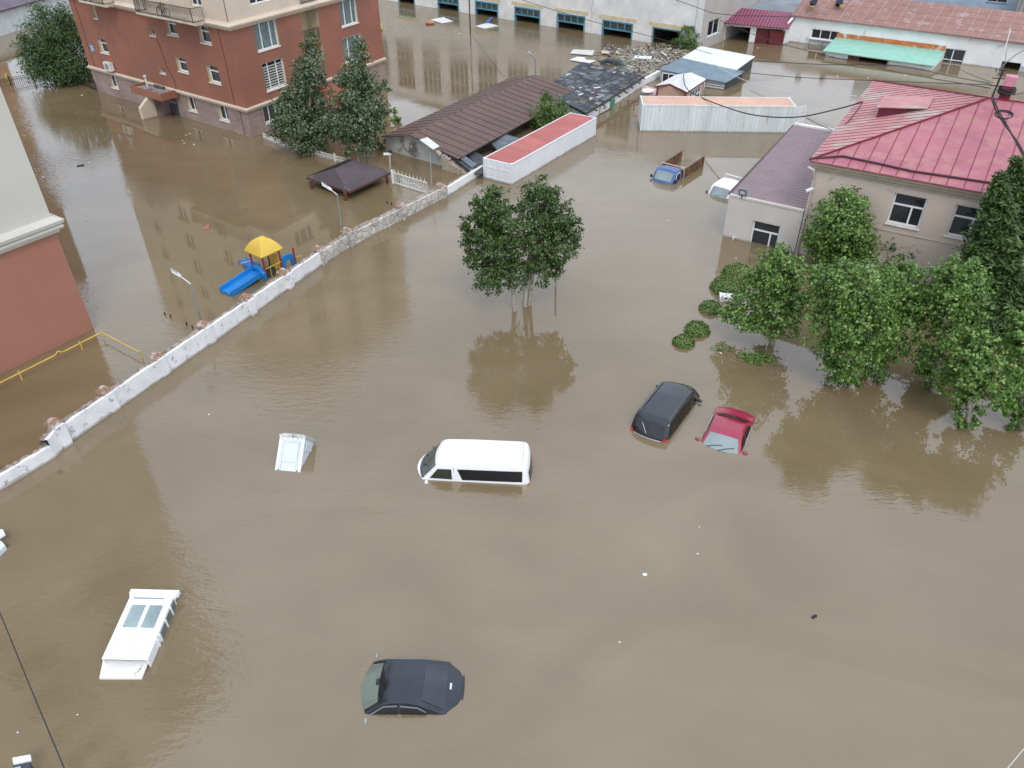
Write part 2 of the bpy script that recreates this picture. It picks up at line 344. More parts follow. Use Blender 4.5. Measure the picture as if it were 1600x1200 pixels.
lu = upper([(2.7, 4.1), (7.0, 8.4), (13, 14.6), (18.7, 20)], Lw, FL); ru = upper([(2.4, 4.8), (7.6, 9.7), (12.5, 15)], Rw, FR)
mb = MB(); wall(mb, FL, 0, Lw, Z1, Z2, lh + lsm, .28, 0, 1); wall(mb, FR, 0, Rw, Z1, Z2, rh, .2, 0, 1)
# loggia openings are cut on their own
mb2 = MB(); wall(mb2, FR, 0, Rw, Z1, Z2, rh + log, .2, 0, 1); mb = MB(); wall(mb, FL, 0, Lw, Z1, Z2, lh + lsm, .28, 0, 1)
mb.v += []; o0 = len(mb.v); mb.v += mb2.v; mb.f += [[i + o0 for i in f] for f in mb2.f]; mb.m += mb2.m
build('upper_wall', mb, [REDR, REVEAL], apt)
BRL = brickmat('pinkish_brick', (.37, .27, .235), (.30, .215, .19), (.21, .17, .15), FL, .34, .11, .012)
mb = MB(); wall(mb, FL, 0, Lw, ZB, Z1, lb, .25, 0, 1); wall(mb, FR, 0, Rw, ZB, Z1, rb, .25, 0, 1)
build('brick_base', mb, [BRL, REVEAL], apt)
mb = MB(); wall(mb, FL, -.1, Lw, Z2, ZT, lu, .2, 0, 1, d=.12); wall(mb, FR, -.1, Rw, Z2, ZT, ru, .2, 0, 1, d=.12)
far = FL.pt(Lw, 0) + (FR.pt(Rw, 0) - C); 
for z in (ZT,): mb.prism([FL.pt(0, z), FL.pt(Lw, z), V((far.x, far.y, z)), FR.pt(Rw, z)], (0, 0, .3))
for a, b in ((FL.pt(Lw, 0), far), (far, FR.pt(Rw, 0))): mb.quad(V((a.x, a.y, ZB)), V((b.x, b.y, ZB)), V((b.x, b.y, ZT)), V((a.x, a.y, ZT)))
build('cream_wall', mb, [CREAM, REVEAL], apt)
FL.mitre = FR.n; FR.mitre = FL.n
mb = MB()
for F, L in ((FL, Lw), (FR, Rw)):
    cornice(mb, F, -.3, L + .1, [(Z1 - .22, 0.004), (Z1 - .22, .06), (Z1 - .05, .22), (Z1 + .07, .25), (Z1 + .07, .1), (Z1 + .12, .004)])
    cornice(mb, F, -.4, L + .1, [(Z2 - .25, 0.004), (Z2 - .25, .10), (Z2 - .1, .16), (Z2 - .02, .34), (Z2 + .12, .38), (Z2 + .2, .2), (Z2 + .34, .126), (Z2 + .34, .004)])
build('moulding', mb, CREAM, apt); FL.mitre = None
for h in lh: window(FL, h, apt, .28, (), (.66,), w=.1)
for h in lsm: window(FL, h, apt, .28, (.5,), (), w=.05)
for h in lb: window(FL, h, apt, .25, (.45,), (), w=.09)
for i, h in enumerate(rh): window(FR, h, apt, .2, (.3, .72) if i != 1 else (.28, .68), (), w=.08, glass=CURT if i != 1 else GLASS)
for h in rb: window(FR, h, apt, .25, (.33, .66), (), w=.09)
for h in lu: window(FL, h, apt, .2, (.5,), (), w=.09, sill=False, d=.12)
for h in ru: window(FR, h, apt, .2, (.33, .7), (), w=.09, sill=False, d=.12)
# horizontal blind behind the mid window
h = rh[1]; mb = MB()
for k in range(9): z = h[2] + .12 + k * .2; fbox(mb, FR, h[0] + .1, h[1] - .1, z, z + .1, -.165, -.158)
build('blind', mb, mat('pale_blind', (.45, .47, .42), .6), apt)
# loggia rooms
for i, (a, b, c, d) in enumerate(log):
    mb = MB(); D = 1.3
    mb.quad(FR.pt(a, c, -D), FR.pt(b, c, -D), FR.pt(b, d, -D), FR.pt(a, d, -D)); mb.quad(FR.pt(a, c, -.2), FR.pt(a, c, -D), FR.pt(a, d, -D), FR.pt(a, d, -.2))
    mb.quad(FR.pt(b, c, -.2), FR.pt(b, c, -D), FR.pt(b, d, -D), FR.pt(b, d, -.2)); mb.quad(FR.pt(a, c, -.2), FR.pt(b, c, -.2), FR.pt(b, c, -D), FR.pt(a, c, -D))
    mb.quad(FR.pt(a, d, -.2), FR.pt(b, d, -.2), FR.pt(b, d, -D), FR.pt(a, d, -D))
    lg = build('loggia', mb, REVEAL, apt)
    mb = MB(); rail(mb, FR.pt(a + .03, 0, -.06), FR.pt(b - .03, 0, -.06), c, c + 1.0, .11); build('railing', mb, BLACK, lg)
    window(FR, (a + .15, a + 1.1, c + .1, d - .2), apt, .05, (), (.4,), sill=False, d=-D + .06, name='balcony_door')
# entrance canopy, wing wall, door
a, b = 9.1, 13.6; mb = MB(); fbox(mb, FL, a, b, 1.75, 2.12, .02, 1.7); fbox(mb, FL, a, b, 2.12, 2.34, 1.58, 1.7); fbox(mb, FL, a, a + .12, 2.12, 2.34, .26, 1.58); fbox(mb, FL, b - .12, b, 2.12, 2.34, .26, 1.58)
cn = build('entrance_canopy', mb, REDR, apt)
mb = MB(); fbox(mb, FL, a + .13, b - .13, 2.121, 2.16, .27, 1.57); build('canopy_felt', mb, mat('grey_felt', (.26, .25, .23), .9, .3, 2, (.08, .08, .07), .5, 1.4), cn)
mb = MB(); p = FL.pt(b - 1.1, 2.16, .7); mb.tube([p, p + V((0, 0, .85))], .07, 8); mb.tube([p + V((0, 0, .85)), p + V((0, 0, .98))], .13, 8); build('vent_pipe', mb, STEEL, cn)
mb = MB(); mb.tube([FL.pt(12.0, 2.28, .35), FL.pt(10.6, 2.28, .32)], .14, 8); build('felt_roll', mb, mat('felt_roll', (.08, .08, .07), .9), cn)
mb = MB(); p0 = FL.pt(11.35, ZB, 0.01); 
mb.prism([FL.pt(11.3, ZB, .01), FL.pt(11.3, 1.7, .01), FL.pt(11.3, 1.74, 1.2), FL.pt(11.3, ZB, 1.2)], FL.u * .3); wg = build('porch_side_wall', mb, BRL, apt)
mb = MB(); mb.prism([FL.pt(11.28, ZB, 1.2), FL.pt(11.28, 1.95, 1.2), FL.pt(11.28, 1.75, 1.5), FL.pt(11.28, 1.0, 2.55), FL.pt(11.28, ZB, 2.55)], FL.u * .34); build('slanted_wing_wall', mb, CREAM, apt)
mb = MB(); fbox(mb, FL, 9.75, 10.95, ZB, 1.05, .01, .09); dr = build('entrance_door', mb, mat('dark_grey_door', (.05, .055, .07), .6), apt)
mb = MB(); fbox(mb, FL, 9.72, 11.0, 1.07, 1.3, .01, .2); build('door_hood', mb, mat('grey_hood', (.18, .18, .18), .8), dr)
# air conditioner, address plate, cable, cracks
q = FL.rect((154.5, 88), (170, 103)); mb = MB(); fbox(mb, FL, 18.45, 19.5, 2.5, 3.2, .06, .4); ac = build('air_conditioner', mb, mat('ac_white', (.7, .7, .68), .5), apt)
mb = MB()
for k in range(20):
    t0, t1 = k * math.pi / 10, (k + 1) * math.pi / 10
    for r0 in (.26, .18, .09): mb.bar(FL.pt(19.05 + r0 * math.cos(t0), 2.85 + r0 * math.sin(t0), .41), FL.pt(19.05 + r0 * math.cos(t1), 2.85 + r0 * math.sin(t1), .41), .02, .02)
build('fan_grille', mb, BLACK, ac)
mb = MB(); fbox(mb, FL, 21.0, 21.7, 3.75, 4.35, .01, .04); pl = build('address_plate', mb, mat('plate_blue', (.12, .22, .42), .5), apt)
mb = MB()
for k in range(3): fbox(mb, FL, 21.1, 21.6 - .1 * (k == 1), 3.87 + k * .15, 3.93 + k * .15, .041, .046)
build('plate_lettering', mb, PVC, pl)
mb = MB(); mb.tube([FL.pt(10.2, 6.3, .02), FL.pt(10.0, 5.2, .02), FL.pt(9.9, 4.2, .02), FL.pt(9.2, 3.1, .02), FL.pt(9.3, 2.3, .02)], .018, 5); build('cable', mb, BLACK, apt)
mb = MB(); mb.tube([FL.pt(1.5, 8, .02), FL.pt(1.4, 5.5, .02), FL.pt(1.45, 2.35, .02)], .015, 5); build('wall_cable', mb, BLACK, apt)
for ps, r_ in (([FL.pt(22.0, 8, .02), FL.pt(22, 2.4, .02)], .015), ([FL.pt(.9, 2.0, .02), FL.pt(.95, -.1, .02)], .02)):
    mb = MB(); mb.tube(ps, r_, 5); build('wall_cable', mb, BLACK, apt)
# balcony with bicycle
def balcony(F, s0, s1, dep=1.0, far=True):
    mb = MB(); fbox(mb, F, s0, s1, Z2 + .02, Z2 + .16, .385, dep); cornice(mb, F, s0, s1, [(Z2 - .06, .36), (Z2 - .06, dep - .12), (Z2 + .02, dep - .004), (Z2 + .02, .36)])
    bl = build('balcony', mb, mat('balcony_cream', (.58, .50, .40), .85), apt)
    mb = MB(); z = Z2 + .16
    rail(mb, F.pt(s0 + .05, 0, dep - .06), F.pt(s1 - .05, 0, dep - .06), z, z + 1.0, .12)
    rail(mb, F.pt(s0 + .05, 0, dep - .06), F.pt(s0 + .05, 0, .2), z, z + 1.0, .12); rail(mb, F.pt(s1 - .05, 0, dep - .06), F.pt(s1 - .05, 0, .2), z, z + 1.0, .12)
    for q in (s0 + .05, (s0 + s1) / 2, s1 - .05): mb.bar(F.pt(q, z, dep - .05), F.pt(q, z + 1.05, dep - .05), .05, .05)
    build('railing', mb, BLACK, bl)
balcony(FL, 2.6, 10.2, 1.25); balcony(FL, 14.9, 18.8, 1.2)
mb = MB(); z = Z2 + .36; rail(mb, FR.pt(7.7, 0, .2), FR.pt(9.7, 0, .2), z, z + 1., .12); build('french_balcony_railing', mb, BLACK, apt)
# right-hand entrance porch (mostly behind the poplars)
mb = MB(); fbox(mb, FR, 6.6, 10.8, ZB, .55, .01, 2.3); pc = build('entrance_porch', mb, CREAM, apt)
mb = MB(); roof_plane(mb, [FR.pt(6.3, .75, 2.6), FR.pt(11.1, .75, 2.6), FR.pt(11.1, 1.95, .26), FR.pt(6.3, 1.95, .26)], .1, .35, .08, .06, 0, 0); build('porch_roof', mb, mat('orange_red_tile', (.34, .11, .065), .8), pc)
mb = MB(); fbox(mb, FR, 8.3, 9.9, .1, .42, 2.302, 2.33); build('porch_slot', mb, DARK, pc)
# bicycle standing on the balcony
bx = FL.pt(6.6, Z2 + .16, 1.05); bk = thing('bicycle', 'dark bicycle parked on the balcony behind black railing', 'bicycle', bx)
def P(s, z): return FL.pt(6.6 + s, Z2 + .16 + z, 1.05)
for s in (-.52, .52):
    mb = MB(); ring = [P(s + .33 * math.cos(t), .34 + .33 * math.sin(t)) for t in np.linspace(0, 2 * math.pi, 19)]; mb.tube(ring, .025, 5); wl = build('wheel', mb, RUBBER, bk)
    mb = MB()
    for k in range(6): t = k * math.pi / 6; mb.tube([P(s - .31 * math.cos(t), .34 - .31 * math.sin(t)), P(s + .31 * math.cos(t), .34 + .31 * math.sin(t))], .004, 4)
    build('spokes', mb, STEEL, wl)
mb = MB()
for a, b in (((-.52, .34), (-.12, .3)), ((-.12, .3), (-.25, .85)), ((-.25, .85), (.36, .82)), ((.36, .82), (-.12, .3)), ((-.52, .34), (-.22, .75)), ((.36, .95), (.52, .34))): mb.tube([P(*a), P(*b)], .022, 6)
build('frame', mb, BLACK, bk)
mb = MB(); mb.tube([P(.34, .95), P(.34, .95) + FL.n * .25 + V((0, 0, .04))], .015, 5); mb.tube([P(.34, .95), P(.34, .95) - FL.n * .25 + V((0, 0, .04))], .015, 5); build('handlebar', mb, BLACK, bk)
mb = MB(); mb.tube([P(-.38, .95), P(-.14, .93)], [.07, .035], 6); build('saddle', mb, RUBBER, bk)

# ================================================================== NEAR LEFT BUILDING
B = G(147.5, 516); A = G(0, 588); FN = Facade(B, A); Lx = 24.
lbd = thing('apartment_building', 'tall block of red render below pale grey, cut by the left edge', 'building', B)
back = V((-FN.n.x, -FN.n.y, 0)) * 14
def block(F, L, z0, z1, d, bk_, ov=0.):
    return MB().prism([F.pt(-ov, z0, d), F.pt(L, z0, d), F.pt(L, z0, d) + bk_, F.pt(-ov, z0, d) + bk_], (0, 0, z1 - z0))
build('red_wall', block(FN, Lx, ZB, 5.5, 0, back), REDN, lbd)
build('upper_wall', block(FN, Lx, 5.5, 31.5, .03, back, .03), PALE, lbd)
mb = MB(); prof = [(5.42, .034), (5.42, .12), (5.55, .15), (5.62, .30), (5.72, .33), (5.80, .22), (5.86, .36), (6.02, .40), (6.10, .2), (6.2, .034)]
FN2 = Facade(B, B + back); FN2.n = -FN.u; FN.mitre = FN2.n; FN2.mitre = FN.n; cornice(mb, FN, -.4, Lx, prof)
cornice(mb, FN2, -.4, 14, prof); build('moulding', mb, PALE, lbd)
for k in range(6):  # unseen upper windows, added to darken this wall's mirror image in the water
    for j in range(4):
        h = (2.2 + j * 5.6, 5.6 + j * 5.6, 12.6 + k * 3.05, 14.6 + k * 3.05); window(FN, h, lbd, .001, (.33, .66), (), sill=False, d=.075, w=.09)
# unseen block added outside the frame so its mirror image darkens the water at the upper left
q = V((-91, 146, 0)); FT = Facade(q, q + V((-75, -45, 0))); tb_ = thing('apartment_building', 'unseen tall dull block added out of frame to darken the water at upper left', 'building', q)
tw = [(2 + j * 6, 6 + j * 6, 3 + k * 3, 4.8 + k * 3) for j in range(13) for k in range(18)]
mb = MB(); wall(mb, FT, 0, FT.L, ZB, 60, tw, .2); mb.prism([FT.pt(0, 60), FT.pt(FT.L, 60), FT.pt(FT.L, 60, -16), FT.pt(0, 60, -16)], (0, 0, .4)); mb.quad(FT.pt(0, ZB), FT.pt(0, ZB, -16), FT.pt(0, 60, -16), FT.pt(0, 60)); build('wall', mb, REDR, tb_)
mb = MB()
for h in tw: mb.quad(FT.pt(h[0], h[2], -.19), FT.pt(h[1], h[2], -.19), FT.pt(h[1], h[3], -.19), FT.pt(h[0], h[3], -.19))
build('window_glazing', mb, GLASS, tb_, kind='stuff')
# yellow gas pipe along its foot
gp = thing('gas_pipe', 'thin yellow gas pipe running along the foot of the near red wall', 'pipe', G(155, 521, .35))
pts = [G(-140, 668, .35), G(0, 598, .35), G(86, 555, .35), G(90, 549, .5), G(96, 550, .5), G(98, 550, .35), G(155, 521, .35), G(160, 520, .35), G(219, 551, .35)]
mb = MB(); mb.tube(pts, .03, 8); build('pipe', mb, YEL, gp)
for u, v in ((30, 583), (125, 536.5), (158, 520), (219, 551)):
    p = G(u, v, .35); mb = MB(); mb.tube([p + V((0, 0, .12)), V((p.x, p.y, ZB))], .03, 6); build('pipe_support', mb, YEL, gp)
mb = MB(); p = G(-3, 738, 0); mb.tube([p + V((0, 0, -1)), p + V((0, 0, .42))], .07, 8); mb.tube([p + V((0, 0, .3)), p + V((-.8, -.4, .3))], .05, 8)
solo('yellow_post', mb, YEL, 'short yellow post behind the low end of the white wall', 'post')

# ================================================================== BOUNDARY WALL
bw = thing('boundary_wall', 'long crooked boundary wall, white plaster then bare stone, with brick capped pillars', 'wall', G(260, 585))
STONE = None
def wallseg(q0, q1, z, th, m, nm='wall_panel', top=True, z1=None):
    a, b = G(*q0), G(*q1); F = Facade(a, b); z1 = z if z1 is None else z1; mb = MB(); n = 24; rr = random.Random(int(q0[0]))
    rows = []
    for i in range(n + 1):
        s = F.L * i / n; zz = z + (z1 - z) * i / n; j = rr.uniform(-.015, .015)
        rows.append([F.pt(s, ZB, 0), F.pt(s, zz - .02 + j * .6, 0), F.pt(s, zz + j, -.03), F.pt(s, zz + j, -.12 + rr.uniform(-.03, .03))])
    mb.grid(rows); o = build(nm, mb, m, bw)
    mb = MB(); rows = []
    for i in range(n + 1):
        s = F.L * i / n; zz = z + (z1 - z) * i / n - .03; k = rr.uniform(-.05, .02)
        rows.append([F.pt(s, zz, -.10), F.pt(s, zz + k, -th * .6), F.pt(s, zz + k * 1.5, -th), F.pt(s, ZB, -th)])
    mb.grid(rows); build('worn_top', mb, BARE, o)
    return F
def stonemat():
    m = bpy.data.materials.new('pale_rubble_stone'); m.use_nodes = True; t = m.node_tree; n = t.nodes; b = n['Principled BSDF']; b.inputs['Roughness'].default_value = .9
    g = n.new('ShaderNodeTexCoord'); v = n.new('ShaderNodeTexVoronoi'); v.feature = 'DISTANCE_TO_EDGE'; v.inputs['Scale'].default_value = 2.3
    v2 = n.new('ShaderNodeTexVoronoi'); v2.inputs['Scale'].default_value = 2.3
    t.links.new(g.outputs['Object'], v.inputs['Vector']); t.links.new(g.outputs['Object'], v2.inputs['Vector'])
    r = n.new('ShaderNodeValToRGB'); r.color_ramp.elements[0].position = .01; r.color_ramp.elements[0].color = (.27, .235, .20, 1); r.color_ramp.elements[1].position = .06; r.color_ramp.elements[1].color = (.60, .57, .52, 1)
    t.links.new(v.outputs['Distance'], r.inputs[0]); mu = n.new('ShaderNodeMixRGB'); mu.blend_type = 'MULTIPLY'; mu.inputs[0].default_value = .35
    bw_ = n.new('ShaderNodeSeparateColor'); t.links.new(v2.outputs['Color'], bw_.inputs[0]); t.links.new(r.outputs[0], mu.inputs[1]); t.links.new(bw_.outputs[0], mu.inputs[2]); t.links.new(mu.outputs[0], b.inputs['Base Color'])
    bp = n.new('ShaderNodeBump'); bp.inputs['Distance'].default_value = .05; t.links.new(v.outputs['Distance'], bp.inputs['Height']); t.links.new(bp.outputs[0], b.inputs['Normal']); return m
STONE = stonemat()
wallseg((-60, 803), (87, 715), .62, .38, WHITE)
wallseg((87, 715), (106, 694), .95, .38, WHITE, z1=1.0)
wallseg((106, 694), (332, 536), .92, .42, WHITE); wallseg((332, 536), (506, 412), .9, .40, WHITE, z1=.82)
wallseg((506, 412), (550, 384), .78, .45, STONE); wallseg((550, 384), (700, 306), .78, .55, STONE, z1=.7)
wallseg((700, 306), (756, 271), .62, .35, WHITE2)
for u, v, zt in ((106, 696, 1.08), (181, 641, .95), (260, 585.5, .95), (332, 535.5, .94), (397, 491.5, .93), (455, 450.5, .92), (507, 412, .86), (550, 384, .9), (632, 342, .88), (694, 309, .78)):
    q = G(u, v); qa, qb = G(u - 10, v + 7.), G(u + 10, v - 7.); F = Facade(qa, qb); s = F.px(u, v)[0]; hw = .2
    wm = WHITE if u < 500 else STONE
    mb = MB(); fbox(mb, F, s - hw, s + hw, ZB, zt, -.44, .10); pil = build('pillar', mb, wm, bw)
    mb = MB()
    for k, (e, h) in enumerate(((.26, .06), (.21, .06), (.15, .05), (.1, .04))):
        z = zt + sum((.06, .06, .05, .04)[:k]); mb.box((-e, -e, z), (e, e, z + h), 0, math.atan2(F.u.y, F.u.x), F.pt(s, 0, -.28 - .02 * k))
    build('brick_cap', mb, BRICKC, pil)

# ================================================================== STREET LAMPS
def lamp(base, elbow, head0, head1, label, name='street_lamp', hw=.16, ph=None):
    b = G(*base); e = VP(*elbow, b); h1 = VP(*head1, b); h0 = VP(*head0, b)
    t = thing(name, label, 'street lamp', b, 'slim street lamps behind the wall')
    mid = V((b.x, b.y, 0)).lerp(e, .45)
    mb = MB(); mb.tube([V((b.x, b.y, ZB)), mid], .06, 8); mb.tube([mid, e], .042, 8); build('pole', mb, GREYP, t)
    mb = MB(); mb.tube([e, h1], .03, 6); build('arm', mb, PVC, t)
    mb = MB(); d = (h0 - h1).normalized(); x = d.cross(V((0, 0, 1))).normalized() * hw; L = (h0 - h1).length
    mb.prism([h1 - x * .5, h1 + x * .5, h1 + d * L * .25 + x, h0 + x, h0 - x, h1 + d * L * .25 - x], (0, 0, .09)); hd = build('lamp_head', mb, PVC, t)
    mb = MB(); a = h1 + d * L * .35 + V((0, 0, .092)); c = h0 - d * L * .08 + V((0, 0, .092)); mb.prism([a - x * .7, a + x * .7, c + x * .7, c - x * .7], (0, 0, .02)); build('cooling_plate', mb, mat('lamp_grey', (.42, .42, .44), .5), hd)
    return t
lamp((318, 517), (297.5, 443.5), (268, 423.5), (284, 433), 'slim street lamp with white head standing behind the white plaster wall')
lamp((537, 379), (526.5, 304), (503, 288), (519, 298), 'slim street lamp with white head where plaster wall turns to stone')
b = G(838, 128); t = thing('street_lamp', 'dark curved street lamp rising behind the brown roofed house', 'street lamp', b)
mb = MB(); mb.tube([V((b.x, b.y, ZB)), VP(836.5, 95, b), VP(835, 91, b), VP(831, 87, b), VP(828, 84, b)], .06, 6); build('pole', mb, GREYP, t)
mb = MB(); mb.tube([VP(829, 85, b), VP(825.5, 81, b)], [.09, .14], 6); build('lamp_head', mb, mat('lamp_head_grey', (.4, .4, .42), .5), t)
b = G(735, 52); mb = MB(); mb.tube([V((b.x, b.y, ZB)), b + V((0, 0, 9))], .07, 8); solo('utility_pole', mb, BLACK, 'thin dark utility pole standing in the flood before the garages', 'pole')
b = G(609, 266); t = thing('camera_post', 'pale post with a white camera beside the small white gate', 'camera post', b)
mb = MB(); mb.tube([V((b.x, b.y, ZB)), VP(608.5, 243, b)], .07, 8); build('post', mb, mat('post_tan', (.42, .38, .30), .7), t)
p = VP(606, 241, b); mb = MB(); mb.bar(p + V((-.3, -.1, .06)), p + V((.22, .06, 0)), .14, .13); build('camera_body', mb, PVC, t)
p = VP(610, 236.5, b); mb = MB(); mb.box((-.09, -.09, -.1), (.09, .09, .1), 0, .3, p); mb.tube([p, VP(609, 243, b)], .025, 5); build('floodlight', mb, BLACK, t)
b = G(674, 300); mb = MB(); mb.tube([V((b.x, b.y, ZB)), VP(672, 239, b)], .035, 8); solo('thin_post', mb, mat('post_grey', (.3, .33, .32), .6), 'thin grey post between white gate and stone wall', 'post')

# ================================================================== GARAGE ROW (top centre)
g0, g1 = G(683, 13), G(986, 62); FG = Facade(g0, g1); GL = FG.px(1093, 71)[0]; GS = -26.
gar = thing('garage_building', 'long white brick garage block with open teal framed vehicle doors', 'building', g0)
WB = brickmat('white_painted_brick', (.84, .84, .82), (.78, .78, .76), (.64, .64, .62), FG, .30, .10, .014, .8, .35)
gd = [(-7.4, -4.1), (0.1, 4.0), (6.8, 10.7), (13.3, 17.35), (19.85, 23.95), (26.35, 30.5), (33.0, 36.6)]
gh = [(a, b, ZB, 1.72) for a, b in gd]; up = [(x, x + 3.6, 5.2, 11.6) for x in [GS + 1.5 + k * 5.2 for k in range(12)] if x + 3.6 < GL]
mb = MB(); wall(mb, FG, GS, GL, ZB, 13.2, gh + up, .3)
e0, e1 = FG.pt(GL, 0), FG.pt(GL, 0) - FG.n * 14; FS = Facade(e0, e1); FS.n = FG.u
build('front_wall', mb, WB, gar)
mb = MB(); fbox(mb, FG, GS, GL - .004, 13.2, 13.5, -14, .2); bk0 = FG.pt(GS, 0) - FG.n * 14; build('roof', mb, CONC, gar)
q = FS.rect((1112, 20), (1122.5, 38)); sw = (1.6, 4.4, 1.1, 2.7); mb = MB(); wall(mb, FS, 0, 14, ZB, 13.2, [sw], .15); build('side_wall', mb, mat('grey_render', (.40, .38, .345), .9, .08, .5), gar); window(FS, sw, gar, .15, (.5,), ())
for h in up: window(FG, h, gar, .3, (.25, .5, .75), (.33, .66), sill=False)
TEAL = mat('teal_paint', (.08, .27, .36), .6, .2); YLW = mat('faded_yellow_paint', (.62, .54, .33), .85, .15, 2); LEAF = mat('pale_door_leaf', (.52, .54, .53), .6, .15, 2)
for i, (a, b) in enumerate(gd):
    mb = MB(); fbox(mb, FG, a - .45, b + .4, 1.86, 2.22, .004, .03); build('lintel_band', mb, YLW, gar)
    mb = MB(); fbox(mb, FG, a, a + .18, ZB, 1.72, -.2, .05); fbox(mb, FG, b - .18, b, ZB, 1.72, -.2, .05); fbox(mb, FG, a + .18, b - .18, 1.56, 1.72, -.2, .05)
    if i < 6:
        fbox(mb, FG, a + .18, b - .18, .74, .88, -.2, .05); n = 4
        for k in range(1, n): x = a + .18 + (b - a - .36) * k / n; fbox(mb, FG, x - .05, x + .05, .88, 1.56, -.2, .045)
    fr = build('door_frame', mb, TEAL if i < 6 else mat('green_paint', (.07, .16, .13), .6), gar)
    if i < 6:
        mb = MB(); mb.quad(FG.pt(a + .1, .8, -.1), FG.pt(b - .1, .8, -.1), FG.pt(b - .1, 1.65, -.1), FG.pt(a + .1, 1.65, -.1)); build('transom_glass', mb, mat('dusty_glass', (.06, .06, .055), .25, .5, 2), fr)
    # bay behind the opening, its walls coloured near black
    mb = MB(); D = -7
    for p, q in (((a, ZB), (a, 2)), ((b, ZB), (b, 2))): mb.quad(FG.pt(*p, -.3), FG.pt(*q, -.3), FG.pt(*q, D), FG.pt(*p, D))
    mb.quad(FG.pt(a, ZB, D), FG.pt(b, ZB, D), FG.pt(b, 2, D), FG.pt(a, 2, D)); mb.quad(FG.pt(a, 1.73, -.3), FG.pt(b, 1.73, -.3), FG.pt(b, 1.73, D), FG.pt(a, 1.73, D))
    build('vehicle_bay', mb, mat('dark_bay_wall', (.05, .047, .042), .9), gar)
def leaf(s, wd, ang, top, glazed, ins=True):
    a = FG.pt(s, ZB, .06); dv = (FG.u * math.cos(ang) + FG.n * math.sin(ang)); F = Facade(a, a + dv * wd); mb = MB(); fbox(mb, F, 0, wd, ZB, top, -.03, .03); o = build('door_leaf', mb, LEAF, gar)
    mb = MB(); fbox(mb, F, 0, .08, ZB, top, .031, .05); fbox(mb, F, wd - .08, wd, ZB, top, .031, .05); fbox(mb, F, .08, wd - .08, top - .08, top, .031, .05); fbox(mb, F, .08, wd - .08, .62, .70, .031, .05); build('leaf_frame', mb, TEAL, o)
    if glazed:
        mb = MB(); fbox(mb, F, .1, wd / 2 - .03, .72, top - .1, .031, .04); fbox(mb, F, wd / 2 + .03, wd - .1, .72, top - .1, .031, .04); build('leaf_glass', mb, mat('leaf_glass', (.28, .31, .30), .2, .2), o)
    mb = MB(); x = wd * .15; rr = random.Random(int(s))
    while x < wd * .8: k = rr.uniform(.05, .12); fbox(mb, F, x, x + k, .26, .26 + rr.uniform(.12, .2), .031, .036); x += k + .05
    build('leaf_lettering', mb, mat('black_lettering', (.06, .06, .06), .8), o)
leaf(20.0, 2.0, R(200), 1.28, False); leaf(33.1, 2.3, R(248), 1.62, True); leaf(36.6, 1.8, R(292), 1.5, False); leaf(.15, 1.7, R(250), 1.2, False); leaf(-7.3, 1.9, R(215), 1.1, False); leaf(23.85, 1.5, R(285), .9, False); leaf(10.6, 1.5, R(285), 1.0, False); leaf(-4.2, 2.2, R(300), 1.0, False)
for s in (24.95, 38.3): mb = MB(); mb.tube([FG.pt(s, 9, .08), FG.pt(s, -.5, .08)], .06, 6); build('downpipe', mb, STEEL, gar)

# ================================================================== CRIMSON SHED beside the garages
S0, S1 = G(1121, 62), G(1222, 71); FC = Facade(S0, S1); sh = thing('garage_shed', 'low garage shed with ribbed crimson roof and dark red doors', 'shed', S0)
CRIM = wavemat('crimson_sheet', (.24, .045, .095), FC.u, .35, .05, .45, .15); E_ = 1.85
hs = [(.75, 3.5, ZB, 1.55), (4.15, 7.3, ZB, 1.6)]
mb = MB(); wall(mb, FC, -.2, FC.L, ZB, 1.85, hs, .25); build('front_wall', mb, WHITE2, sh)
mb = MB(); fbox(mb, FC, -.22, .72, ZB, 1.8, .004, .1); build('tan_pillar', mb, mat('tan_render', (.42, .33, .22), .85), sh)
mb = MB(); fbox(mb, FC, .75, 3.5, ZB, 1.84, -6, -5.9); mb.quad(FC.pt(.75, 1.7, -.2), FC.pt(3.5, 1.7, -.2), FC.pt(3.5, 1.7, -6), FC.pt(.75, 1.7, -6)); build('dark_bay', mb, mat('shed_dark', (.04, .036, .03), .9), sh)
DRED = wavemat('dark_red_door', (.13, .018, .022), FC.u, .22, .02, .6)
mb = MB(); fbox(mb, FC, 4.2, 5.75, ZB, 1.55, -.12, -.05); build('door', mb, DRED, sh)
mb = MB(); p0 = FC.pt(7.25, 0, -.02); p1 = FC.pt(5.75, 0, .22); F = Facade(p0, p1); fbox(mb, F, 0, F.L, ZB, 1.5, -.03, .03); build('door', mb, DRED, sh)
mb = MB(); roof_plane(mb, [FC.pt(-.3, 1.95, .5), FC.pt(FC.L + .4, 1.85, .5), FC.pt(FC.L + .7, 2.75, -3.6), FC.pt(.0, 2.85, -3.6)], .08); build('roof', mb, [CRIM, CRIM], sh)
wl_ = G(1234, 65); FX = Facade(S1, wl_); mb = MB(); mb.prism([FX.pt(0, ZB, 0), FX.pt(FX.L, ZB, 0), FX.pt(FX.L, 2.7, 0), FX.pt(0, 1.83, 0)], FX.n * -.2); build('side_wall', mb, WHITE2, sh)
mb = MB(); roof_plane(mb, [FC.pt(-2.2, 2.55, -3.7), FC.pt(FC.L + 3.2, 2.5, -3.7), FC.pt(FC.L + 3.2, 3.0, -13), FC.pt(-2.2, 3.0, -13)], .12)
for a in (-2, FC.L + 3): mb.box((-.1, -.1, ZB), (.1, .1, 2.5), 0, 0, FC.pt(a, 0, -12.5))
fbox(mb, FC, -2.1, FC.L + 3.1, ZB, 2.45, -12.8, -12.6)
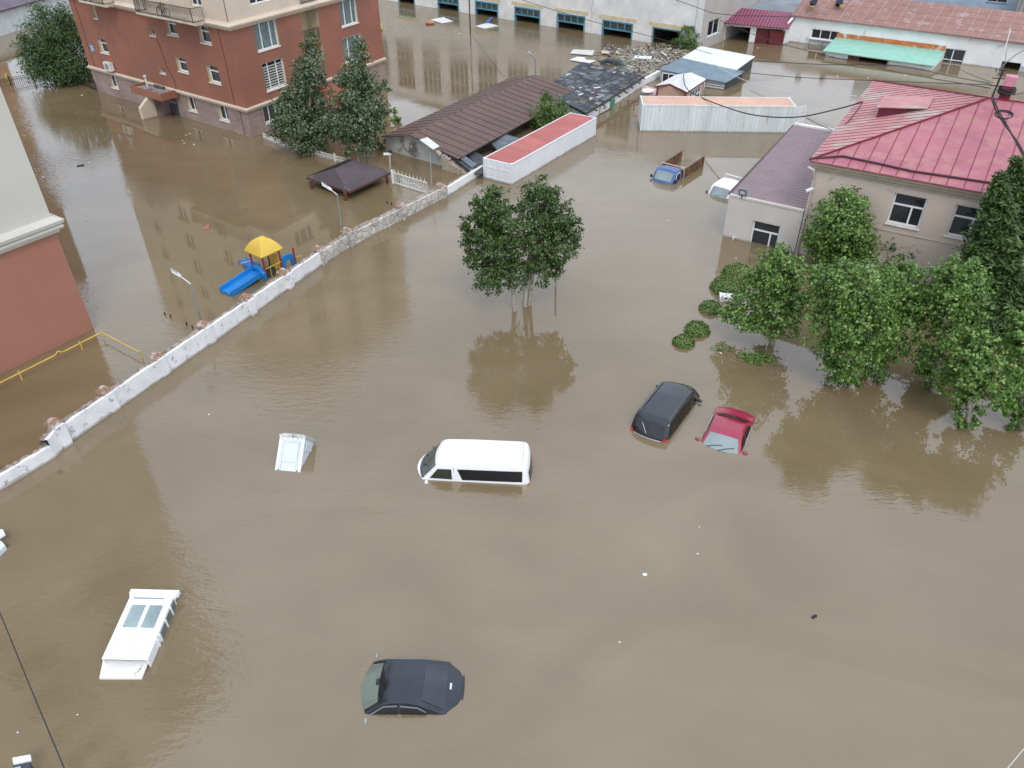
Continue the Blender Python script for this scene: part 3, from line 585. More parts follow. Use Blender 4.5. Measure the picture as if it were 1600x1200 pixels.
solo('flat_roof_shed', mb, [mat('blue_grey_felt', (.20, .23, .25), .8, .25, .6), CONC], 'flat blue grey roof directly behind the crimson garage roof', 'shed')

# ================================================================== WHITE LONG BUILDING (top right)
W0, W1 = G(1234, 65), G(1560, 107); FW_ = Facade(W0, W1); wbd = thing('white_building', 'long low white building with faded rusty sheet roof and a green canopy', 'building', W0)
WL = 29.
w1 = FW_.rect((1269, 45), (1312, 60)); w1 = (2.15, 5.2, .62, 1.62); w2 = (15.95, 17.95, -.9, 1.3); op = (21.4, 23.1, ZB, .72)
mb = MB(); wall(mb, FW_, 0, WL, ZB, 2.75, [w1, w2, op, (2.1, 5.0, ZB, .5)], .2); build('front_wall', mb, WHITE2, wbd)
mb = MB(); mb.prism([FW_.pt(.0, ZB, -.004), FW_.pt(0, 2.7, -.004), FW_.pt(0, 4.4, -5.5), FW_.pt(0, 2.8, -11), FW_.pt(0, ZB, -11)], FW_.u * .2); build('gable_wall', mb, WHITE2, wbd)
window(FW_, w1, wbd, .2, (.33, .68), (), w=.09); window(FW_, w2, wbd, .2, (.42,), (.5,), w=.09, sill=False)
mb = MB(); fbox(mb, FW_, 2.1, 5.0, ZB, .48, -.15, -.1); build('panel', mb, mat('panel_grey', (.45, .47, .47), .7), wbd)
mb = MB(); fbox(mb, FW_, 3.6, 3.68, ZB, .5, -.1, .02); fbox(mb, FW_, 2.1, 2.18, ZB, .5, -.1, .02); build('panel_frame', mb, GREYP, wbd)
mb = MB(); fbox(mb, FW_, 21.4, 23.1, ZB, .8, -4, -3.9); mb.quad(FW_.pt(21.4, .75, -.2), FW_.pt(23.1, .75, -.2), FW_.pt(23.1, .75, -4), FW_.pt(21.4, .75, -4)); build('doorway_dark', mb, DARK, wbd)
mb = MB(); fbox(mb, FW_, 23.1, 25, ZB, .5, .004, .04); build('grey_panel', mb, mat('pale_blue_grey', (.40, .46, .49), .8), wbd)
ROOFR = mat('rusty_roof_sheet', (.27, .145, .12), .75, .14, .9, (.36, .26, .25), .42, .7)
mb = MB(); roof_plane(mb, [FW_.pt(-.35, 2.78, .35), FW_.pt(WL, 2.58, .35), FW_.pt(WL, 4.3, -5.5), FW_.pt(-.35, 4.5, -5.5)], .1, 1.15, .05, .035, 0, 1)
for k in range(1, 5):
    t_ = k / 5; mb.bar(FW_.pt(-.3, 2.78 + 1.72 * t_ + .02, .35 - 5.85 * t_), FW_.pt(WL, 2.58 + 1.72 * t_ + .02, .35 - 5.85 * t_), .05, .03, 1)
build('roof', mb, [ROOFR, mat('seam_pale', (.42, .29, .25), .75)], wbd)
mb = MB(); roof_plane(mb, [FW_.pt(-.35, 2.7, -11.3), FW_.pt(WL, 2.6, -11.3), FW_.pt(WL, 4.28, -5.55), FW_.pt(-.35, 4.48, -5.55)], .1); build('rear_roof', mb, [ROOFR, ROOFR], wbd)
ORB = mat('peeling_orange_paint', (.52, .17, .06), .85, .25, 2, (.62, .60, .56), .45, 1.2)
mb = MB(); fbox(mb, FW_, 4.95, 16.0, .86, 1.5, .004, .02); build('orange_band', mb, ORB, wbd)
# lean-to with green canopy
a, b = FW_.px(1287, 86)[0], FW_.px(1456, 111)[0]; c0, c1 = G(1289, 88), G(1455, 111); FCN = Facade(c0, c1)
cno = build('lean_to', (lambda m: (wall(m, FCN, 0, FCN.L, ZB, .52, [(FCN.L * .22, FCN.L * .6, ZB, .42)], .15), m)[1])(MB()), WHITE2, wbd)
mb = MB(); roof_plane(mb, [FCN.pt(-.25, .6, .35), FCN.pt(FCN.L + .2, .58, .35), FW_.pt(16.1, 1.0, .02), FW_.pt(4.9, 1.05, .02)], .06); build('canopy_roof', mb, [mat('mint_green_sheet', (.26, .50, .40), .6, .08, 1.5, (.40, .44, .38), .3, 2.5)] * 2, cno)
mb = MB(); e = FCN.pt(FCN.L, 0, 0); FY = Facade(e, FW_.pt(16.0, 0, 0)); mb.prism([FY.pt(0, ZB, 0), FY.pt(FY.L, ZB, 0), FY.pt(FY.L, .98, 0), FY.pt(0, .5, 0)], FY.n * -.1); build('lean_to_side', mb, WHITE2, cno)
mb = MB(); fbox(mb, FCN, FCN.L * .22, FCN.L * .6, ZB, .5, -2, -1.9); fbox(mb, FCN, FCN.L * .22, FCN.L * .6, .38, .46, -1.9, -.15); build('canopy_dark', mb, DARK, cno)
mb = MB(); fbox(mb, FCN, FCN.L * .22, FCN.L * .33, ZB, .40, -.1, -.04); build('wooden_door', mb, DWOOD, cno)
mb = MB(); p0 = FCN.pt(FCN.L * .6, 0, 0); F = Facade(p0, p0 + FCN.n * .75 + FCN.u * .1); fbox(mb, F, 0, F.L, ZB, .38, -.03, .03); build('wooden_door', mb, WOOD, cno)
b_ = G(1561, 111); mb = MB(); mb.tube([V((b_.x, b_.y, ZB)), VP(1570, 78, b_), VP(1579, 45, b_)], .05, 6); solo('white_mast', mb, PVC, 'thin white mast standing against the white building', 'mast')
for i, (u, v, lab) in enumerate(((1271, 6, 'dark blue bundle with yellow pieces lying on the rusty roof near its left end'), (1311, 6, 'dark mottled bundle lying on the rusty roof, right of the blue bundle'))):
    c = G(u, v, 3.9); d = (G(u + 9, v - 12, 4.3) - c).normalized(); rr = random.Random(i); mb = MB(); n = 9; rows = []
    for k in range(n):
        t_ = k / (n - 1); r_ = .32 * math.sin(math.pi * (.12 + .80 * t_)) + .04
        o_ = c + d * (t_ - .5) * 1.9 + V((0, 0, .18)); sd_ = d.cross(V((0, 0, 1))).normalized()
        rows.append([o_ + sd_ * r_ * math.cos(x) * rr.uniform(.8, 1.2) + V((0, 0, 1)) * r_ * .9 * math.sin(x) for x in [2 * math.pi * j / 10 for j in range(11)]])
    th = thing('cloth_bundle', lab, 'bundle', c); mb.grid(rows); build('dark_cloth', mb, mat('navy_cloth', (.02, .022, .04), .9, .5, 6), th, 60)
    mb = MB()
    for k in range(2 + (i == 0)): p = c - d * (1.0 - .28 * i) + d.cross(V((0, 0, 1))) * (rr.uniform(-.25, .25) + .4 * i) + V((0, 0, .05)); mb.box((-.16, -.1, 0), (.16, .1, .1), 0, rr.uniform(0, 3), p)
    build('yellow_piece', mb, mat('yellow_cloth', (.65, .42, .08), .8), th)

# ------------------------------------------------------------------ buildings behind it
p0, p1 = FW_.pt(2, 0, -16), FW_.pt(20, 0, -16); FB = Facade(FW_.pt(5, 0, -15), FW_.pt(18.2, 0, -15))
bb = thing('blue_building', 'pale blue building with blue framed barred windows behind the rusty roof', 'building', FB.p0)
bh = [(6.3, 8.2, 4.0, 5.6), (12.0, 14.0, 3.5, 5.6), (1, 3, 4, 5.6)]; FB.L = 18
mb = MB(); wall(mb, FB, 0, 18, ZB, 9, bh, .15); mb.prism([FB.pt(0, 9), FB.pt(18, 9), FB.pt(18, 9, -9), FB.pt(0, 9, -9)], (0, 0, .2)); mb.quad(FB.pt(18, ZB), FB.pt(18, ZB, -9), FB.pt(18, 9, -9), FB.pt(18, 9)); build('wall', mb, mat('pale_blue_render', (.34, .45, .53), .85, .12), bb)
BLU = mat('blue_frame', (.10, .22, .42), .6)
for h in bh:
    window(FB, h, bb, .15, (.5,), (), fm=PVC, silm=BLU); mb = MB()
    for k in range(10): x = h[0] + (h[1] - h[0]) * (k + .5) / 10; fbox(mb, FB, x - .025, x + .025, h[2], h[3], -.06, -.03)
    build('window_bars', mb, BLACK, bb)
mb = MB(); F = FB; q = FW_.pt(20.3, 0, -12.5); mb.prism([q + V((0, 0, ZB)), q + FW_.u * 5.5 + V((0, 0, ZB)), q + FW_.u * 5.5 + V((0, 0, 3.2)), q + V((0, 0, 6.3))], -FW_.n * 8)
solo('lean_shed', mb, wavemat('grey_corrugated_sheet', (.30, .29, .27), FW_.u, .5, .06, .6, .25), 'grey corrugated lean-to sloping off the end of the blue building', 'shed')
mb = MB(); fbox(mb, FW_, 23, 60, ZB, 2.6, -16.5, -16.2); solo('concrete_fence', mb, CONC, 'plain grey concrete fence at the back beside the blue building', 'fence')
mb = MB(); fbox(mb, FW_, 28.5, 40, ZB, 4.2, -13.4, -11.6); fbox(mb, FW_, 28.3, 40.2, 4.2, 4.5, -13.6, -11.4); solo('white_hut', mb, WHITE2, 'white wall corner in the far top right corner', 'hut')

# ================================================================== SHIPPING CONTAINERS
def container(name, label, p, ang, sidem, topm, endm, zt, flip=False, dooropen=None, group=None):
    """p front-left corner, ang = long axis; local x along, y across (+ = left)"""
    L, Wd = 12.19, 2.44; H = zt - ZB
    m = Matrix.Translation((p[0], p[1], 0)) @ Matrix.Rotation(ang, 4, 'Z'); t = thing(name, label, 'container', None, group, m)
    def corr(mb, a, b, n, outv, z0, z1):        # trapezoid profile between a and b
        a, b, o = V(a), V(b), V(outv); pts = []
        for i in range(n):
            for f, k in ((0, 0), (.32, 0), (.42, 1), (.80, 1), (.90, 0)): pts.append(a.lerp(b, (i + f) / n) + o * (.036 * (k - 1)))
        pts.append(b - o * .036); mb.grid([[q + V((0, 0, z0)) for q in pts], [q + V((0, 0, z1)) for q in pts]])
    for y, s in ((0, -1), (Wd, 1)):
        mb = MB(); corr(mb, (.1, y, 0), (L - .1, y, 0), 40, (0, s, 0), ZB, zt - .1); build('side_panel', mb, sidem, t)
    mb = MB(); xb = L if not flip else 0; corr(mb, (xb, .1, 0), (xb, Wd - .1, 0), 9, (1 if xb else -1, 0, 0), ZB, zt - .1); build('rear_panel', mb, sidem, t)
    mb = MB()
    for x in (.07, L - .07):
        for y in (.07, Wd - .07): mb.box((x - .08, y - .08, ZB), (x + .08, y + .08, zt - .12))
    for y in (.05, Wd - .05): mb.box((.15, y - .05, zt - .12), (L - .15, y + .05, zt - .01))
    for x in (.05, L - .05): mb.box((x - .05, .15, zt - .12), (x + .05, Wd - .15, zt - .01))
    build('corner_frame', mb, sidem, t)
    mb = MB(); n = 34; rows = []
    for i in range(n * 2 + 1):
        x = .1 + (L - .2) * i / (2 * n); z = zt - .03 + (.022 if i % 2 else 0); rows.append([V((x, .08, z)), V((x, Wd - .08, z))])
    mb.grid(rows); build('roof', mb, topm, t)
    mb = MB()
    for x in (.09, L - .09):
        for y in (.09, Wd - .09): mb.box((x - .1, y - .1, zt - .119), (x + .1, y + .1, zt + .005))
    build('corner_casting', mb, endm, t)
    xd = 0 if not flip else L; sg = -1 if not flip else 1
    for k in (0, 1):
        y0, y1 = .12 + k * (Wd - .24) / 2 + .01, .12 + (k + 1) * (Wd - .24) / 2 - .01; mb = MB()
        if dooropen and k == 0:
            dm = Matrix.Translation((xd, y0, 0)) @ Matrix.Rotation(dooropen, 4, 'Z')
        else: dm = Matrix.Translation((xd + sg * .02, y0, 0))
        def bx(x0, ya, z0, x1, yb, z1):
            ps = [dm @ V(q) for q in ((x0, ya, z0), (x1, ya, z0), (x1, yb, z0), (x0, yb, z0))]; mb.prism(ps, (0, 0, z1 - z0))
        bx(-.03, 0, ZB, .03, y1 - y0, zt - .14); d = build('door', mb, endm, t); mb = MB()
        for f in (.25, .75): q = (y1 - y0) * f; bx(sg * .03, q - .03, ZB, sg * .08, q + .03, zt - .16)
        for z in (zt - .6, zt - 1.35): bx(sg * .03, .02, z, sg * .06, y1 - y0 - .02, z + .07)
        build('locking_bar', mb, endm, d)
    return t
CW = mud(mat('white_container_paint', (.70, .72, .74), .55, .05, .6, (.45, .36, .30), .12, 2.2))
CW2 = mud(mat('greyed_container_paint', (.64, .69, .70), .6, .10, .8, (.52, .44, .36), .26, .9, stretch=(2.5, 2.5, .35)))
PINKT = mat('faded_pink_roof', (.41, .125, .11), .75, .16, 1.0, (.28, .17, .15), .38, 1.3, stretch=(1, .35, 1))
ORT = mat('faded_orange_roof', (.58, .37, .27), .75, .08, .8, (.42, .26, .17), .22, 2.2)
container('shipping_container', 'white shipping container with faded pink roof', (-1.912, 53.015), .97873 , CW, PINKT, CW, 1.459)
# local y runs to the left of the axis, so shift the origin to the right-hand front corner
o = bpy.data.objects['shipping_container']; o.matrix_world = Matrix.Translation((-1.912 + 2.44 * math.sin(.97873), 53.015 - 2.44 * math.cos(.97873), 0)) @ Matrix.Rotation(.97873, 4, 'Z')
container('shipping_container', 'grey white corrugated container with pale orange roof and an open end door', (10.6587, 62.777), -.06525, CW2, ORT, CW, 2.142, flip=True, dooropen=R(-62))

# ================================================================== BROWN ROOFED HOUSE
FH = Facade(G(600, 236), G(729.5, 274.5)); bh_ = thing('brown_house', 'long grey walled house with brown seamed sheet roof beside the pink container', 'building', FH.p0)
ze, za, zr = 1.11, 1.86, 1.16; ap = FH.pt(3.0, za); far_ = G(838, 117, za); ax = far_ - ap; axn = V((ax.x, ax.y, 0)).normalized(); ol = .25
HB = mat('brown_sheet_roof', (.115, .068, .055), .6, .14, .5, (.21, .11, .06), .22, .8); HBS = mat('brown_seam', (.055, .035, .03), .6)
le = FH.pt(-.05, ze); re = FH.pt(7.7, zr - .08)
mb = MB(); roof_plane(mb, [re, re + ax, ap + ax, ap], .07, .95, .035, .03, 0, 1); build("roof", mb, [HB, HBS], bh_)
mb = MB(); roof_plane(mb, [le - FH.u * .1 - V((0, 0, .02)), le - FH.u * .1 + ax - V((0, 0, .02)), ap + ax - FH.u * .004, ap - FH.u * .004], .07, .95, .035, .03, 0, 1); build("roof", mb, [HB, HBS], bh_)
GW = mat('dirty_grey_render', (.44, .44, .42), .9, .15, .8, (.14, .13, .12), .40, .55, bump=.4)
mb = MB(); q = axn * .35; mb.prism([FH.pt(0, ZB) + q, FH.pt(6.3, ZB) + q, FH.pt(6.3, 1.25) + q, FH.pt(3.0, za - .1) + q, FH.pt(0, ze - .1) + q], axn * .3); build('gable_wall', mb, GW, bh_)
mb = MB(); q0, q1 = FH.pt(6.2, 0) + axn * .66, FH.pt(6.2, 0) + ax - axn * .5; F = Facade(q0, q1); fbox(mb, F, 0, F.L, ZB, 1.28, -.3, 0); build('side_wall', mb, mat('shabby_wall', (.26, .26, .25), .9, .3, 1), bh_)
q0, q1 = FH.pt(.3, 0) + axn * .66, FH.pt(.3, 0) + ax - axn * .5; mb = MB(); F = Facade(q0, q1); fbox(mb, F, 0, F.L, ZB, 1.0, -.2, 0); build('side_wall', mb, GW, bh_)
mb = MB(); q = FH.pt(0, 0) + ax - axn * .5; mb.prism([q + V((0, 0, ZB)), q + FH.u * 6.3 + V((0, 0, ZB)), q + FH.u * 6.3 + V((0, 0, 1.2)), q + FH.u * 3 + V((0, 0, za - .1)), q + V((0, 0, ze - .1))], axn * .3); build('gable_wall', mb, GW, bh_)
# broken rubble stub, crumbled coping and pale sheet at the gable
mb = MB(); rr = random.Random(3); FRu = Facade(FH.pt(6.25, 0), G(733, 277)); n = 10; rows = []
ru_ = Facade(G(692, 264), G(733, 276))
for i in range(n + 1):
    s = ru_.L * i / n; z = .95 - .85 * i / n + rr.uniform(-.06, .06); rows.append([ru_.pt(s, ZB, .1), ru_.pt(s, z, .1), ru_.pt(s, z + .02, -.4), ru_.pt(s, ZB, -.4)])
mb.grid(rows); build('rubble_wall', mb, mat('crumbling_brick', (.40, .34, .27), .95, .5, 6, (.20, .14, .10), .45, 6, bump=1, bscale=14), bh_)
for k in range(9):
    p = ru_.pt(rr.uniform(-.6, ru_.L * .8), .9 - .05 * k, rr.uniform(-.2, .1)); mb = MB(); s = rr.uniform(.10, .2); mb.box((-s, -s * .6, 0), (s, s * .6, s), 0, rr.uniform(0, 3), FH.pt(4.6 + k * .28, 1.42 - k * .075, .02)); build('loose_stone', mb, mat('rubble', (.48, .43, .36), .95, .3, 6), bh_)
mb = MB(); a = [G(656, 222, 1.62), G(668, 218, 1.62), G(687, 232, 1.32), G(677, 237, 1.32)]; mb.prism([p + V((0, 0, .13)) for p in a], (0, 0, .05)); solo('pale_sheet', mb, DEBRISW, 'pale flat sheet lying on the edge of the brown roof', 'sheet')
# slate lean-tos between house and container
def slab(name, pts, z, m, label, cat, th=.08, group=None, legs=True):
    P = [G(u, v, zz) for (u, v), zz in zip(pts, z if isinstance(z, (list, tuple)) else [z] * len(pts))]; mb = MB(); mb.prism(P, (0, 0, -th))
    if legs:
        c = sum(P, V()) / len(P)
        for p in P: q = p.lerp(c, .15); mb.tube([V((q.x, q.y, ZB)), q - V((0, 0, th + .01))], .05, 5)
    return solo(name, mb, m, label, cat, group)
SL2 = mat('blue_grey_sheet', (.12, .14, .16), .75, .3, 2)
slab('slate_roof', [(708, 247), (716, 243), (756, 263), (753, 271), (741, 271)], [.95, .95, .5, .45, .45], SLATE, 'dark slate lean-to roof between stone wall end and container', 'roof', group='slate lean-tos')
slab('slate_roof', [(718, 247), (726, 243.5), (746, 256), (738, 262)], [.98, 1.0, .72, .68], SL2, 'blue grey sheet lying on the dark slate lean-to', 'roof', .04, legs=False)
slab('slate_roof', [(729, 243), (742, 236), (756, 245), (755, 258), (746, 256)], [.72, .8, .6, .5, .62], SLATE, 'dark slate roof tucked under the brown eave by the container end', 'roof')
slab('slate_roof', [(765, 221), (791, 210), (812, 216), (777, 234)], [.75, .95, .95, .65], SL2, 'grey sheet lean-to under the brown eave midway along the container', 'roof')
# ================================================================== SLATE SHED, WHITE YARD WALL
P = [G(911, 98, 1.2), G(1006, 121, .95), G(915, 178, .95), G(846, 142, 1.2)]
st = thing('slate_shed', 'broad dark slate shed roof strewn with rubbish, behind the pink container', 'shed', P[2])
mb = MB(); e = (P[1] - P[2]); u = e.normalized(); rr = random.Random(11); ns, nr = 20, 11
SM = [mat('slate_%s' % nme, c, .75, .35, 3) for nme, c in (('dark', (.035, .04, .046)), ('mid', (.06, .066, .075)), ('light', (.115, .13, .145)), ('pale', (.20, .21, .21)))]
def bil(a, b): return P[2].lerp(P[1], a).lerp(P[3].lerp(P[0], a), b)
for i in range(ns):
    for k in range(nr):
        off = (k % 2) * .5 / ns; a0, a1 = i / ns, (i + 1.06) / ns; b0, b1 = k / nr, (k + 1.12) / nr; h_ = V((0, 0, .02 + .05 * (1 - 0) + rr.uniform(-.015, .015)))
        m_ = rr.choices(range(4), (5, 6, 3.2, .7))[0]
        mb.prism([bil(a0, b0) + h_ + V((0, 0, .03)), bil(a1, b0) + h_ + V((0, 0, .03)), bil(a1, b1) + h_, bil(a0, b1) + h_], (0, 0, -.02), m_)
build('slate_roof', mb, SM, st)
mb = MB(); mb.prism([p - V((0, 0, .02)) for p in P], (0, 0, -.1)); build('roof_deck', mb, SLATE, st)
mb = MB(); c = sum(P, V()) / 4
for i, j in ((2, 1), (3, 0), (2, 3)):
    a, b = P[i].lerp(c, .06), P[j].lerp(c, .06); F = Facade(a, b); mb.prism([V((a.x, a.y, ZB)), V((b.x, b.y, ZB)), b - V((0, 0, .13)), a - V((0, 0, .13))], -F.n * .15)
build('shed_wall', mb, WHITE2, st)
mb = MB(); rr = random.Random(5)
for k in range(9):
    p = P[2].lerp(P[1], k / 8) + V((0, 0, -.05)); mb.bar(p - (P[3] - P[2]).normalized() * rr.uniform(.15, .6) + V((0, 0, rr.uniform(-.1, .05))), p + (P[3] - P[2]).normalized() * .3, .09, .09)
mb.bar(P[2], P[1], .16, .12); build('eave_beam', mb, mat('dark_timber', (.06, .055, .05), .9), st)
for k in range(26):
    a, b = rr.uniform(.05, .95), min(.95, abs(rr.gauss(.25, .25))); p = bil(a, b) + V((0, 0, .1)); mb = MB(); s = rr.uniform(.1, .35); mb.box((-s, -s * .35, 0), (s, s * .35, .04), 0, rr.uniform(0, 3), p)
    solo('roof_scrap', mb, rr.choice([WOOD, DEBRISW, WOOD, CONC]), 'small scrap of wood or board lying on the dark slate roof', 'scrap', 'scraps strewn over the slate shed roof')
ya, yb = G(905, 190), G(1031, 121); FY_ = Facade(ya, yb); mb = MB(); fbox(mb, FY_, .4, FY_.L, ZB, .62, -.3, 0); yw = solo('yard_wall', mb, WHITE2, 'low white yard wall running from the pink container to the blue grey shed', 'wall')
mb = MB(); q = FY_.px(928, 180)[0]; fbox(mb, FY_, q, q + 2.4, .1, .72, .56, .61); sg_ = thing('sign_board', 'white and green sign board leaning on the low white yard wall', 'sign', FY_.pt(q, 0, .58)); build('white_panel', mb, DEBRISW, sg_)
mb = MB(); fbox(mb, FY_, q + 1.75, q + 2.6, .12, .76, .611, .64); build('green_panel', mb, mat('sign_green', (.05, .24, .12), .6), sg_)
mb = MB(); 
for k in range(4): fbox(mb, FY_, q + .55 + .16 * k, q + .65 + .16 * k, .3, .3 + (.25, .14, .2, .1)[k], .611, .618)
build('sign_lettering', mb, mat('sign_black', (.05, .05, .05), .7), sg_)
rb_ = thing('rusty_railing', 'thin rusty railing poking out of the water beside the orange container', 'railing', G(970, 165))
for ps in (((969, 166, 0), (970, 161, .55), (981, 156, .62), (1000, 160, .5)), ((981, 156, .62), (981.5, 161, 0)), ((990, 170, 0), (991, 164, .5), (998, 163, .5))):
    mb = MB(); mb.tube([G(*p) for p in ps], .035, 5); build('rail', mb, RUST, rb_)

# ================================================================== BLUE GREY SHED, KIOSK
zt = 1.15; Q = [G(1030, 108, zt), G(1134, 129, .75), G(1164, 112, .9), G(1065, 90, zt + .2)]
bs = thing('metal_shed', 'sheet metal shed with a blue grey roof half and a white roof half', 'shed', Q[0])
mb = MB(); roof_plane(mb, Q, .06); build('blue_grey_roof', mb, [wavemat('blue_grey_profiled', (.17, .24, .29), Q[3] - Q[0], .5, .05, .5, .15), STEEL], bs)
W_ = [G(1065, 90, zt + .26), G(1151, 109, 1.0), G(1180, 88, 1.1), G(1095, 72, zt + .35)]
mb = MB(); roof_plane(mb, W_, .06); build('white_roof', mb, [wavemat('white_profiled', (.72, .74, .74), W_[3] - W_[0], .5, .03, .5, .06), STEEL], bs)
def under(a, b, m, nm, drop=.08, ins=.12):
    c = (Q[0] + Q[1] + Q[2] + Q[3] + W_[2] + W_[3]) / 6; a, b = a.lerp(c, .04), b.lerp(c, .04); F = Facade(a, b); mb = MB()
    mb.prism([V((a.x, a.y, ZB)), V((b.x, b.y, ZB)), b - V((0, 0, drop)), a - V((0, 0, drop))], -F.n * .06); return build(nm, mb, m, bs)
GC = wavemat('grey_slatted_sheet', (.50, .52, .52), (0, 0, 1), .22, .04, .6, .1)
under(Q[0].lerp(Q[1], .45), Q[1], GC, 'slatted_wall'); under(Q[0], Q[0].lerp(Q[1], .45), mat('shed_grey_wall', (.42, .43, .42), .8), 'front_wall')
under(Q[1], Q[2], mat('dark_open_side', (.05, .055, .06), .8), 'open_side_shade'); under(W_[1], W_[2], mat('dark_open_side2', (.06, .065, .06), .8), 'open_side_shade'); under(Q[0], W_[3], GC, 'back_wall')  # dark sheets close the open sides, inner shade put into their colour
F = Facade(Q[0].lerp(Q[2], .02), Q[0].lerp(Q[1], .44)); F.p0 = V((F.p0.x, F.p0.y, 0)) + F.n * .12
for k in range(3): window(F, (.25 + k * 1.5, 1.55 + k * 1.5, -.5, .9), bs, .03, (.5,), (), sill=False)
zk = 1.35; ka, kb = G(1047, 131, zk + .35), G(1080, 113, zk + .35); kr0, kr1, kl0 = G(1073, 144, zk), G(1103, 124, zk), G(1023, 134.5, zk); kl1 = kl0 + (kb - ka)
ki = thing('kiosk', 'small peach kiosk with white gabled roof behind the orange topped container', 'kiosk', kr0)
mb = MB(); roof_plane(mb, [kr0, kr1, kb, ka], .07, .45, .05, .04, 0, 0); build('roof', mb, [mat('white_sheet', (.70, .72, .73), .5, .05), STEEL], ki); mb = MB(); roof_plane(mb, [kl0, kl1, kb, ka], .07, .45, .05, .04, 0, 0); build('roof', mb, [bpy.data.materials['white_sheet'], STEEL], ki)
PE = mat('peach_panel', (.50, .33, .24), .8, .06); KR = mat('maroon_trim', (.20, .05, .04), .7); d = (kb - ka).normalized() * .25; F = Facade(kl0 + d, kr0 + d); i_ = .25
mb = MB(); mb.prism([F.pt(i_, ZB), F.pt(F.L - i_, ZB), F.pt(F.L - i_, zk - .12), F.px and F.pt(F.L * .5, zk + .2), F.pt(i_, zk - .12)], -F.n * .1); build('front_wall', mb, PE, ki)
mb = MB(); F2 = Facade(kr0.lerp(ka, .12) + d, kr1.lerp(kb, .12)); fbox(mb, F2, 0, F2.L, ZB, zk - .1, -.1, 0); build('side_wall', mb, PE, ki)
window(F2, (.8, F2.L - .8, -.2, zk - .3), ki, .03, (.25, .5, .75), (.5,), sill=False, d=.05)
mb = MB(); fbox(mb, F, i_ - .12, i_ + .02, ZB, zk - .1, .004, .1); fbox(mb, F, F.L - i_ - .02, F.L - i_ + .12, ZB, zk - .1, .004, .1); mb.bar(kl0 + V((0, 0, -.06)), ka + V((0, 0, -.06)), .06, .14); mb.bar(ka + V((0, 0, -.06)), kr0 + V((0, 0, -.06)), .06, .14); mb.bar(kr0 + V((0, 0, -.1)), kr1 + V((0, 0, -.1)), .06, .12); build('trim', mb, KR, ki)
mb = MB(); fbox(mb, F, F.L * .35, F.L * .7, ZB, .5, .004, .05); build('door', mb, KR, ki)
mb = MB(); p = [G(1001, 136, .3), G(1006, 133, .5), G(1026, 139, .55), G(1025, 148, .3), G(1010, 147, .2)]; mb.prism(p, (0, 0, -.12)); solo('pink_awning', mb, mat('pink_sheet', (.62, .36, .38), .7), 'drooping pink awning between yard wall and peach kiosk', 'awning')
mb = MB(); mb.lathe(G(1012, 144, .3), [(.3, 0), (.6, .1), (.55, .2), (.1, .25)], 12); solo('white_dish', mb, PVC, 'round white dish lying on the pink awning', 'dish')

# ================================================================== FAR LEFT BUILDING
q0, q1 = G(-160, 106), G(150, 10); F = Facade(q0, q1); fl = thing('low_building', 'low white building with dark purple roof at the far left edge', 'building', G(0, 70))
mb = MB(); wall(mb, F, 0, F.L, ZB, 2.6, [], .1); build('wall', mb, mat('white_blueish_wall', (.60, .64, .66), .85, .08), fl)
mb = MB(); roof_plane(mb, [F.pt(0, 2.62, .4), F.pt(F.L + .5, 2.62, .4), F.pt(F.L + .5, 5.2, -8), F.pt(0, 5.2, -8)], .15); build('roof', mb, [mat('purple_felt', (.135, .115, .14), .8, .2, .6, (.34, .30, .25), .15, .4), SLATE], fl)
mb = MB(); mb.prism([F.pt(0, ZB, -.1), F.pt(0, 2.5, -.1), F.pt(0, 4.9, -8), F.pt(0, ZB, -8)], F.u * F.L); build('rear_wall', mb, CONC, fl)
b_ = [(0, 137), (17, 133), (53, 126), (85, 123), (117, 129), (152, 142)]
fn = thing('iron_fence', 'black iron fence sticking out of the flood below the willow bush', 'fence', G(17, 133))
for k in range(len(b_) - 1):
    a, b = G(*b_[k]), G(*b_[k + 1]); mb = MB(); rail(mb, a + V((0, 0, -.6)), b + V((0, 0, -.6)), .1, 1.25 if k < 4 else .95, .18, .014, .02, (1.05,) if k < 4 else (.7,)); build('fence_panel', mb, BLACK, fn)
    mb = MB(); mb.box((-.06, -.06, -1), (.06, .06, .85), 0, 0, b if k != 0 else b); build('fence_post', mb, BLACK, fn)
mb = MB(); p = G(15.5, 133); mb.box((-.07, -.07, .1), (.07, .07, 1.1), 0, 0, p); solo('yellow_marker', mb, YEL, 'short yellow marker post on the black iron fence', 'post')

# ================================================================== GAZEBO, PICKET FENCE, GATE
zg = .68; ca, cb, cc = G(478.5, 276.5, zg), G(545.5, 299, zg), G(610.5, 269, zg); cdn = ca + cc - cb; r0, r1 = G(524, 263.5, zg + .85), G(553, 250, zg + .85)
gz = thing('gazebo', 'brown gazebo with hipped ribbed roof half drowned beside the lamp', 'gazebo', (ca + cc) / 2)
GZ = mat('gazebo_brown_sheet', (.088, .066, .072), .5, .12, .8); GZS = mat('gazebo_seam', (.04, .03, .034), .6)
for nm, poly in (('roof', [ca, cb, r0]), ('roof', [cb, cc, r1, r0]), ('roof', [cdn, cc, r1]), ('roof', [ca, cdn, r1, r0])):
    mb = MB(); roof_plane(mb, poly, .05, .22, .03, .03, 0, 1); build(nm, mb, [GZ, GZS], gz)
mb = MB()
for a, b in ((ca, cb), (cb, cc), (cc, cdn), (cdn, ca)): mb.bar(a - V((0, 0, .09)), b - V((0, 0, .09)), .05, .12)
build('eave_beam', mb, DWOOD, gz)
for u, v in ((488, 295), (540.5, 313), (605.5, 286)):
    p = G(u, v); mb = MB(); mb.box((-.09, -.09, ZB), (.09, .09, zg - .05), 0, .5, p); build('post', mb, DWOOD, gz)
